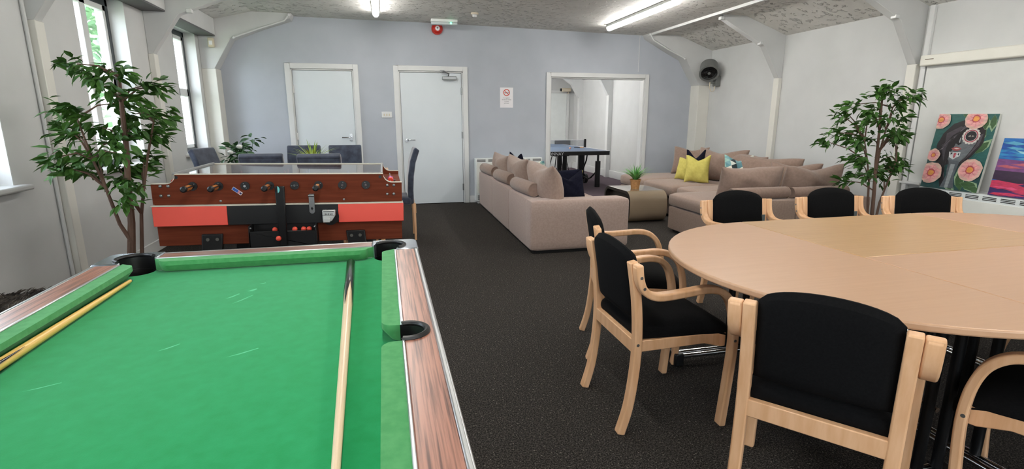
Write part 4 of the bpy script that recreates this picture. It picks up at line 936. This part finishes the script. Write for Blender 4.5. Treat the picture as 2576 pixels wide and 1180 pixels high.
CL = [(-1.75, 1.616), (-1.66, 1.583), (-1.511, 1.574), (-1.422, 1.50), (-1.332, 1.505), (-1.608, 1.501), (-1.529, 1.442), (-1.802, 1.59), (-1.844, 1.355), (-1.792, 1.344), (-1.634, 1.32), (-1.47, 1.394), (-1.39, 1.32), (-1.321, 1.308), (-1.90, 1.211), (-1.842, 1.223), (-1.753, 1.247), (-1.626, 1.222), (-1.512, 1.246), (-1.448, 1.221), (-1.41, 1.17), (-1.91, 1.077), (-1.869, 1.064), (-1.792, 1.062), (-1.666, 1.098), (-1.555, 1.096), (-1.517, 1.045), (-1.884, .978), (-1.816, .975), (-1.706, .973), (-1.615, .97), (-1.56, .967), (-1.60, .895), (-1.70, 1.16), (-1.60, 1.18), (-1.55, 1.33), (-1.64, 1.40), (-1.54, .88), (-1.57, .80), (-1.90, 1.0), (-1.72, .90)]
ficus('tall artificial ficus tree by the left window behind the pool table', (-1.66, 3.85, 0),
      [([(-.0, 0, .2), (-.01, 0, .42), (.02, 0, .63), (.035, 0, .87), (.06, 0, 1.15), (.07, 0, 1.40), (.08, 0, 1.55)], .029, .010), ([(.035, .01, .2), (.04, .03, .42), (.068, .04, .68), (.10, .06, .86), (.15, .05, 1.05), (.22, .04, 1.28)], .014, .006), ([(.01, -.01, .50), (-.035, -.03, .63), (-.07, -.05, .87), (-.11, -.06, 1.05), (-.16, -.05, 1.3)], .014, .005)],
      None, [(x*.84, y, z) for x, y, z in loc3(CL, -1.64, 0, .17, 3)], 24, 5)
CR = [(4.729, 1.60), (4.671, 1.578), (4.839, 1.55), (4.582, 1.546), (4.98, 1.533), (5.03, 1.51), (4.617, 1.463), (4.44, 1.386), (4.409, 1.34), (4.562, 1.388), (4.771, 1.427), (4.90, 1.446), (4.507, 1.293), (4.696, 1.312), (4.884, 1.331), (4.96, 1.30), (4.377, 1.179), (4.483, 1.159), (4.672, 1.177), (4.864, 1.195), (4.966, 1.155), (5.05, 1.17), (5.15, 1.13), (5.17, 1.11), (4.285, 1.09), (4.397, 1.102), (4.589, 1.1), (4.781, 1.118), (4.54, .944), (4.502, .90), (4.645, .922), (4.596, .784), (4.62, .69), (4.752, .74), (4.919, .777), (5.034, .835), (5.117, .92), (5.15, .891), (5.16, .83), (5.06, .79), (4.96, .72)]
F_ = .935
ficus('artificial ficus tree in the right corner between sofa and heater', (4.59, 4.02, 0),
      [([(.0, 0, .2), (-.03, 0, .62), (-.06, 0, .90), (-.075, 0, 1.18), (-.10, 0, 1.48), (-.12, 0, 1.6)], .018, .006), ([(-.03, 0, .22), (-.085, 0, .5), (-.11, 0, .72), (-.16, 0, .9), (-.23, 0, 1.1)], .012, .005), ([(.03, 0, .22), (.055, 0, .5), (.09, 0, .62), (.14, 0, .78), (.18, 0, .9)], .012, .005), ([(-.02, .02, .8), (.0, .03, 1.0), (.02, .02, 1.2), (.06, .02, 1.4)], .010, .005)],
      None, [(x*.92, y, 1.3+(z-1.3)*F_-.02) for x, y, z in loc3([(4.905+(x-4.9)*F_, z) for x, z in CR], 4.90, 0, .15, 4)], 24, 9, .14)
t = thing('flowering_plant', 'bushy potted plant with white blooms in the far left corner', 'plant', (-1.72, 7.15, 0))
obj('pot', MB().lathe([(0, 0), (.12, 0), (.16, .30), (.165, .32), (.145, .32), (.14, .28), (0, .28)], 24), flat('grey_pot', (120, 122, 120), .5), t)
st = MB(); cl_ = []
for k in range(16):
    a = rnd.uniform(0, 2*pi); d = rnd.uniform(.02, .2); z = rnd.uniform(.62, 1.05); p = (cos(a)*d, sin(a)*d, z); cl_.append(p); st.tube([(0, 0, .28), (cos(a)*d*.5, sin(a)*d*.5, z*.6), p], .006, 6, .003)
obj('stems', st, LEAFD, t); obj('foliage', foliage(MB(), cl_, 13, .12, .12, .06, .3, 1., 77), LEAFD, t, smooth=False)
for p in ((.02, -.2, .97), (.10, -.16, .80), (-.1, -.14, .9)): obj('bloom', MB().sphere(p, .034, 8, (1, 1, .7)), PETAL, t)
# ================================================================== BLUE DINING SET
dt = thing('dining_table', 'light wood dining table behind the foosball table, ringed by blue chairs', 'table', (-.72, 5.75, 0))
obj('tabletop', MB().box(-.75, .75, -.42, .42, .72, .75), BEECHX, dt, bevel=.005)
for sx in (-1, 1):
    for sy in (-1, 1): obj('leg', MB().cyl((sx*.66, sy*.34, 0), (sx*.66, sy*.34, .72), .022, .032, 10), BEECH, dt)
obj('apron', MB().box(-.66, .66, -.35, -.33, .64, .72).box(-.66, .66, .33, .35, .64, .72), BEECH, dt)
t = thing('fern_plant', 'yellow green fern on the dining table between the blue chairs', 'plant', (-.72, 5.73, .75))
obj('pot', MB().lathe([(0, 0), (.05, 0), (.06, .09), (.052, .09), (.05, .08), (0, .08)], 20), PETAL, t)
obj('fronds', blades(MB(), 70, .33, .018, 1.0, .08, 8, .85), FERN, t, smooth=False)
def dchair():
    t = thing('upholstered_chair', '', 'chair', (0, 0, 0), 0, 'blue velvet chairs around the dining table')      # faces +x
    mb = MB(); n_ = 10; vs = []; fs = []
    W = .19
    path = [(-.19, .40), (-.19, .55), (-.20, .70), (-.225, .85), (-.265, .965), (-.28, .985)]
    obj('backrest', MB().strip(path, 0, .37, .062), VELVET, t, bevel=.02, seg=4)
    obj('seat', softblock(-.20, .22, -.20, .20, .39, .48, .035, .01), VELVET, t)
    for sx, sy in ((-1, -1), (-1, 1), (1, -1), (1, 1)):
        obj('leg', MB().prism([(-.012, -.012), (.012, -.012), (.012, .012), (-.012, .012)], 0, .41, 'z', Matrix(((1, 0, -sx*.06*1/.41*.0, 0), (0, 1, 0, 0), (0, 0, 1, 0), (0, 0, 0, 1))) ).box(-.016, .016, -.016, .016, .3, .4), BEECH, t, loc=(sx*.185-(0.04 if sx < 0 else 0), sy*.165, 0), rot=None, bevel=.003)
    return t
c0 = dchair()
first = True
for x, y, rz, lb in ((-1.07, 5.32, 90, 'blue grey velvet chair with its back just over the foosball table, left near one'), (-.565, 5.17, 90, 'blue grey velvet chair with its back just over the foosball table, right near one'),
                     (-.91, 6.28, -90, 'blue grey velvet chair beyond the table, behind the fern'), (-.45, 6.24, -90, 'blue grey velvet chair beyond the table, right of the fern'),
                     (-1.62, 6.08, -18, 'blue grey velvet chair at the left end of the dining table, turned sideways'), (.06, 5.82, 180, 'blue grey velvet chair seen side on at the right end, before the door')):
    if first: c0.location = (x, y, 0); c0.rotation_euler = (0, 0, R(rz)); c0['label'] = lb; first = False
    else: dup(c0, (x, y, 0), R(rz), lb)
# ================================================================== MEETING TABLE AND ARMCHAIRS
TZ = .73; TH = .025; CX, CY, TR = 1.94, 1.71, .79
def tleg(t, x, y, fx0, fx1):
    for dx in (-.045, .045): obj('column', MB().cyl((x+dx, y, .07), (x+dx, y, TZ-TH-.025), .018, n=12), BLACKM, t)
    ft_ = obj('foot', MB().tube([(fx0, y-.022, .05), (fx1, y-.022, .05)], .014, 10).tube([(fx0, y+.022, .05), (fx1, y+.022, .05)], .014, 10), CHROME, t)
    for xx in (fx0, fx1): obj('end_cap', MB().box(xx-.025, xx+.025, y-.042, y+.042, .0, .07), BLACKP, ft_, bevel=.006)
    obj('top_rail', MB().tube([(x-.25, y, TZ-TH-.016), (x+.25, y, TZ-TH-.016)], .014, 8), CHROME, t)
def halftable(label, s, cx):
    t = thing('meeting_table', label, 'table', (0, 0, 0), 0, 'tables pushed together as one meeting table')
    poly = [(cx+s*TR*cos(R(a))*-1 if False else cx-s*TR*sin(R(a)), CY+TR*cos(R(a))) for a in range(0, 181, 5)]
    obj('tabletop', MB().prism(poly, TZ-TH, TZ), BEECHX, t, bevel=.006, seg=3)
    tleg(t, cx-s*.10, CY+.62, cx-s*.46, cx+s*-.02); tleg(t, cx-s*.10, CY-.46, cx-s*.40, cx-s*.02)
    obj('fold_rail', MB().tube([(cx-s*.36, CY-.56, TZ-TH-.02), (cx-s*.36, CY+.52, TZ-TH-.02)], .012, 8).tube([(cx-s*.10, CY-.46, .30), (cx-s*.10, CY+.62, .30)], .010, 8), CHROME, t)
    return t
halftable('half round beech meeting table end nearest the pool table', 1, CX-.001)
halftable('half round beech meeting table end at the far right, mostly outside the photo', -1, CX+1.203)
def recttable(label, y0, y1, m):
    t = thing('meeting_table', label, 'table', (0, 0, 0), 0, 'tables pushed together as one meeting table')
    obj('tabletop', MB().box(CX+.001, CX+1.2, y0, y1, TZ-TH, TZ), m, t, bevel=.003, seg=2)
    ym = (y0+y1)/2
    for x in (CX+.16, CX+1.04):
        for dy in (-.04, .04): obj('column', MB().cyl((x, ym+dy, .07), (x, ym+dy, TZ-TH-.02), .018, n=12), BLACKM, t)
        f_ = obj('foot', MB().tube([(x-.022, y0+.06, .05), (x-.022, y1-.08, .05)], .014, 10).tube([(x+.022, y0+.06, .05), (x+.022, y1-.08, .05)], .014, 10), CHROME, t)
        for yy in (y0+.06, y1-.08): obj('end_cap', MB().box(x-.042, x+.042, yy-.025, yy+.025, 0, .07), BLACKP, f_, bevel=.006)
        obj('top_rail', MB().tube([(x, y0+.1, TZ-TH-.016), (x, y1-.1, TZ-TH-.016)], .014, 8), CHROME, t)
    obj('stretcher', MB().tube([(CX+.16, ym, .30), (CX+1.04, ym, .30)], .012, 8), CHROME, t)
recttable('rectangular beech meeting table on the near side of the straight seam', CY-TR, CY-.003, BEECHX)
recttable('yellower rectangular beech meeting table on the far side of the straight seam', CY-.001, CY+TR, BEECHY)
def smooth_path(P, k=5):
    out = []
    for i in range(len(P)-1):
        p0 = P[max(i-1, 0)]; p1 = P[i]; p2 = P[i+1]; p3 = P[min(i+2, len(P)-1)]
        for j in range(k):
            t_ = j/k
            out.append(tuple(.5*((2*p1[a])+(-p0[a]+p2[a])*t_+(2*p0[a]-5*p1[a]+4*p2[a]-p3[a])*t_**2+(-p0[a]+3*p1[a]-3*p2[a]+p3[a])*t_**3) for a in (0, 1)))
    out.append(P[-1]); return out
def armchair():
    t = thing('armchair', '', 'chair', (0, 0, 0), 0, 'beech armchairs around the meeting table')
    rear = smooth_path([(-.245, 0), (-.212, .12), (-.192, .28), (-.187, .42), (-.198, .58), (-.226, .752)])
    arm = smooth_path([(-.222, .750), (-.216, .70), (-.200, .654), (-.165, .622), (-.11, .611), (0, .619), (.085, .626), (.15, .613), (.197, .57), (.222, .50), (.232, .42), (.232, .33), (.222, .18), (.208, 0)])
    for s in (-1, 1):
        obj('rear_leg', MB().strip(rear, s*.203, .038, .034), BEECH, t, bevel=.005)
        a_ = obj('armrest', MB().strip(arm, s*.245, .044, .030), BEECH, t, bevel=.009, seg=3)
        for x, z in ((-.214, .70), (-.199, .655), (.229, .395)):
            obj('bolt', MB().cyl((x, s*.2675, z), (x, s*.2635, z), .0065, n=12), STEEL, a_)
        obj('bolt', MB().cyl((-.19, s*.2225, .40), (-.19, s*.2195, .40), .0065, n=12), STEEL, t)
        obj('side_rail', MB().prism([(-.19, .365), (.12, .372), (.20, .35), (.222, .35), (.222, .415), (-.19, .415)], min(s*.186, s*.2145), max(s*.186, s*.2145), 'y'), BEECH, t, bevel=.003, seg=1)
    obj('rear_rail', MB().box(-.202, -.176, -.192, .192, .355, .415), BEECH, t, bevel=.003, seg=1)
    obj('front_rail', MB().box(.17, .195, -.192, .192, .36, .405), BEECH, t, bevel=.003, seg=1)
    # seat: rounded pad with a waterfall front
    mb = softblock(-.185, .27, -.215, .215, .405, .475, .034, .012, 9)
    mb.v = [(x, y*(.93+.07*min(1, (x+.2)/.3)), z-.05*max(0, (x-.10)/.17)**2-.012*max(0, (abs(y)-.12)/.1)**2) for x, y, z in mb.v]
    obj('seat', mb, BLACKF, t)
    # backrest pad between the posts with an arched top
    n_ = 16; vs = []; fs = []; idx = {}
    for sd in (1, -1):
        for i in range(n_+1):
            for j in range(n_+1):
                u, v = -1+2*i/n_, j/n_
                top = .748+.066*sqrt(max(0, 1-u*u*.98)); bot = .49
                y = u*.1835; z = bot+(top-bot)*v
                e = (max(0, 1-abs(u)**10)*max(0, 1-abs(2*v-1)**8))**.5
                xb = -.192-.048*((z-.49)/.32)**1.3+.022-.018*(1-u*u)
                idx[(i, j, sd)] = len(vs); vs.append((xb+sd*(.004+.026*e), y, z))
        for i in range(n_):
            for j in range(n_): fs.append((idx[i, j, sd], idx[i+1, j, sd], idx[i+1, j+1, sd], idx[i, j+1, sd]))
    B = [(i, 0) for i in range(n_)]+[(n_, j) for j in range(n_)]+[(i, n_) for i in range(n_, 0, -1)]+[(0, j) for j in range(n_, 0, -1)]
    for k in range(len(B)):
        a, b = B[k], B[(k+1) % len(B)]; fs.append((idx[(*a, 1)], idx[(*b, 1)], idx[(*b, -1)], idx[(*a, -1)]))
    bp_ = obj('backrest', MB().add(vs, fs), BLACKF, t)
    obj('fabric_tag', MB().box(-.183, -.178, .174, .203, .60, .645), flat('grey_tag', (86, 98, 100), .6), bp_)
    return t
a0 = armchair(); first = True
for x, y, rz, lb in ((1.15, 2.01, 0, 'beech armchair with black seat at the left end of the table, in full view'),
                     (1.33, 2.62, -16, 'beech armchair behind the fully visible one, nearest the long sofa arm'),
                     (1.372, 1.285, 39, 'beech armchair in the front, black back squarely to the camera'),
                     (2.345, 2.895, -94, 'beech armchair on the far side of the table, leftmost of the far three'),
                     (3.085, 2.86, -95, 'beech armchair on the far side of the table, middle of the far three'),
                     (3.68, 2.72, -110, 'beech armchair on the far side of the table, rightmost, before the heater'),
                     (2.05, 1.0, 116, 'beech armchair cut off by the bottom right corner, only its arm showing')):
    if first: a0.location = (x, y, 0); a0.rotation_euler = (0, 0, R(rz)); a0['label'] = lb; first = False
    else: dup(a0, (x, y, 0), R(rz), lb)
# ================================================================== GAMES ROOM CONTENTS
tt = thing('table_tennis_table', 'blue table tennis table with black frame seen through the doorway', 'table tennis table', (3.30, 9.05, 0))
TT = .715
obj('near_top', MB().box(-.76, .76, 0, 1.36, TT-.025, TT), TTB, tt, bevel=.003, seg=1); obj('far_top', MB().box(-.76, .76, 1.38, 2.74, TT-.025, TT), TTB, tt, bevel=.003, seg=1)
obj('top_line', MB().box(-.76, .76, .0, .02, TT, TT+.0008).box(.74, .76, 0, 2.74, TT, TT+.0008).box(-.76, -.74, 0, 2.74, TT, TT+.0008), PAPER, tt)
obj('frame_edge', MB().box(-.755, .755, -.004, .03, TT-.075, TT-.002).box(.72, .757, .0, 1.36, TT-.075, TT-.025).box(.72, .757, 1.38, 2.74, TT-.075, TT-.025), BLACKM, tt, bevel=.003, seg=1)
text('maker_lettering', 'DONNAY', .08, flat('silver_print', (190, 192, 196), .5), tt, Matrix.Translation((-.318, -.0055, TT-.044)) @ TM, align='CENTER')
obj('net', MB().box(-.83, .83, 1.368, 1.372, TT+.01, TT+.15), NETM, tt)
obj('net_tape', MB().box(-.83, .83, 1.365, 1.375, TT+.145, TT+.155), PAPER, tt)
for s in (-1, 1): obj('net_post', MB().box(s*.80-.02, s*.80+.02, 1.35, 1.39, TT-.02, TT+.165), BLACKP, tt, bevel=.004)
for s in (-1, 1):
    for y in (.38, 2.3): obj('leg', MB().cyl((s*.69, y, .0), (s*.69, y, .50), .052, n=14).cyl((s*.69, y, .5), (s*.69, y, TT-.03), .022, n=10), BLACKM, tt)
    obj('carriage_post', MB().box(s*.60-.06, s*.60+.06, 1.0, 1.08, .08, TT-.03), BLACKM, tt, bevel=.006)
    obj('wheel', MB().cyl((s*.69-.03, 1.02, .10), (s*.69+.03, 1.02, .10), .10, n=24), BLACKP, tt, bevel=.008)
    obj('wheel_hub', MB().cyl((s*.69-.034, 1.02, .10), (s*.69+.034, 1.02, .10), .035, n=16), STEEL, tt)
    obj('brace', MB().tube([(s*.66, .40, .28), (s*.6, .5, .17), (s*.62, .7, .12), (s*.60, 1.0, .16)], .016, 8).tube([(s*.60, 1.0, .2), (s*.58, .7, .5), (s*.52, .5, TT-.04)], .014, 8), BLACKM, tt)
obj('axle', MB().tube([(-.66, 1.04, .10), (.66, 1.04, .10)], .02, 8), BLACKM, tt)
obj('carriage_post', MB().box(.09, .17, 1.0, 1.08, .10, TT-.03), BLACKM, tt, bevel=.006)
for x, y, lb, a in ((2.93, 11.35, 'black table tennis bat lying on the far half of the table', 0), (3.86, 10.2, 'black table tennis bat propped by the net post', .4)):
    t = thing('table_tennis_bat', lb, 'bat', (x, y, TT+.002), a, 'table tennis bats')
    obj('blade', MB().lathe([(0, 0), (.075, 0), (.078, .006), (.075, .012), (0, .012)], 24), BLACKP, t); obj('handle', MB().box(-.013, .013, -.17, -.07, 0, .016), WICK, t, bevel=.003)
tag(obj('table_tennis_ball', MB().sphere((0, 0, 0), .02, 10), flat('orange_ball', (236, 176, 150), .4), loc=(3.52, 9.72, TT+.0205)), 'small pale orange ball resting on the table tennis table', 'ball')
t = thing('wire_chair', 'black wire legged chair beyond the table tennis table', 'chair', (4.03, 11.9, 0), R(95))
obj('seat', softblock(-.2, .2, -.2, .2, .43, .48, .03), BLACKP, t); obj('backrest', softblock(-.22, -.19, -.2, .2, .5, .80, .015), BLACKP, t)
for sx, sy in ((-1, -1), (-1, 1), (1, -1), (1, 1)): obj('leg', MB().tube([(sx*.12, sy*.12, .43), (sx*.2, sy*.2, .0)], .011, 8), BLACKM, t)
t = thing('security_camera', 'cream security camera on the games room wall above the far door', 'camera', (4.64, 13.22, 2.02))
obj('body', MB().box(-.12, .12, -.05, .05, -.045, .045), CREAM, t, bevel=.012); obj('lens', MB().cyl((-.12, 0, 0), (-.155, 0, 0), .035, n=18), BLACKP, t); obj('mount', MB().tube([(.06, 0, -.04), (.10, .06, -.08), (.10, .155, -.08)], .014, 8), CREAM, t)
# furry throw at the left edge
t = thing('furry_pouf', 'dark grey faux fur pouf between pool table and left wall', 'pouf', (-1.88, 3.02, 0))
obj('body', softblock(-.28, .28, -.30, .30, 0, .36, .10, .04), flat('dark_fur_base', (46, 42, 40), .95), t)
fur = MB(); r2 = random.Random(5)
for k in range(2600):
    x, y = r2.uniform(-.29, .29), r2.uniform(-.31, .31); z = .355+.04*(1-(x/.28)**2)*(1-(y/.3)**2)-.03*max(0, abs(x)-.2)/.08-.03*max(0, abs(y)-.22)/.08
    a = .6+r2.gauss(0, .6)+2*sin(6*x); l = r2.uniform(.03, .07); d = V((cos(a)*.8, sin(a)*.8, r2.uniform(.1, .7))).normalized(); s = V((-sin(a), cos(a), 0))*.0028; p = V((x, y, z))
    fur.add([p+s, p-s, p+d*l*.6-s*.5-V((0, 0, .002)), p+d*l-V((0, 0, .012))], [(0, 1, 2, 3)])
obj('fur', fur, mat('faux_fur', (38, 34, 33), (130, 120, 110), .8, scale=14, lo=.42, hi=.68), t, smooth=False)
# ================================================================== LIGHT, WORLD, CAMERA
w = bpy.data.worlds.new('sky'); bpy.context.scene.world = w; w.use_nodes = True
bg = w.node_tree.nodes['Background']
sky = w.node_tree.nodes.new('ShaderNodeTexSky')
try:
    sky.sky_type = 'NISHITA'; sky.sun_disc = False; sky.sun_elevation = R(50); sky.sun_rotation = R(100); sky.air_density = 1.0; sky.dust_density = 4.0; sky.ozone_density = .6
except Exception: pass
mixn = w.node_tree.nodes.new('ShaderNodeMixRGB'); mixn.inputs[0].default_value = .6; mixn.inputs[2].default_value = (.92, .97, 1.0, 1)
scl = w.node_tree.nodes.new('ShaderNodeVectorMath'); scl.operation = 'SCALE'; scl.inputs['Scale'].default_value = .25
w.node_tree.links.new(sky.outputs[0], scl.inputs[0]); w.node_tree.links.new(scl.outputs[0], mixn.inputs[1]); w.node_tree.links.new(mixn.outputs[0], bg.inputs[0])
bg.inputs[1].default_value = 15.0
for i, (a, b) in enumerate(FW):
    l = bpy.data.lights.new('window_portal', 'AREA'); l.shape = 'RECTANGLE'; l.size = b-a; l.size_y = 1.35; l.cycles.is_portal = True
    o = bpy.data.objects.new('window_portal', l); C.objects.link(o); o.location = ((a+b)/2, Y0-.31, 1.575); o.rotation_euler = (R(90), 0, 0)
for i, (a, b) in enumerate(WIN):      # light portals guide the sampling of the daylight through each window
    l = bpy.data.lights.new('window_portal', 'AREA'); l.shape = 'RECTANGLE'; l.size = ZH-ZS; l.size_y = b-a; l.cycles.is_portal = True
    o = bpy.data.objects.new('window_portal', l); C.objects.link(o); o.location = (XL-.25, (a+b)/2, (ZS+ZH)/2); o.rotation_euler = (0, R(-90), 0)
cam = bpy.data.cameras.new('camera'); co = bpy.data.objects.new('camera', cam); C.objects.link(co)
co.location = (0, 0, 1.30); co.rotation_euler = (R(90-12.567), 0, R(-13.616))
cam.sensor_fit = 'HORIZONTAL'; cam.sensor_width = 36; cam.lens = 36*1309.3/2576; cam.clip_start = .02
sc = bpy.context.scene; sc.camera = co
sc.view_settings.view_transform = 'Standard'; sc.view_settings.look = 'None'; sc.view_settings.gamma = 1; sc.view_settings.exposure = 0
sc.view_settings.use_curve_mapping = False
sc.cycles.use_denoising = True
try: sc.cycles.denoiser = 'OPENIMAGEDENOISE'
except Exception: pass
sc.cycles.max_bounces = 8; sc.cycles.diffuse_bounces = 5; sc.cycles.transparent_max_bounces = 12
sc.cycles.sample_clamp_indirect = 8
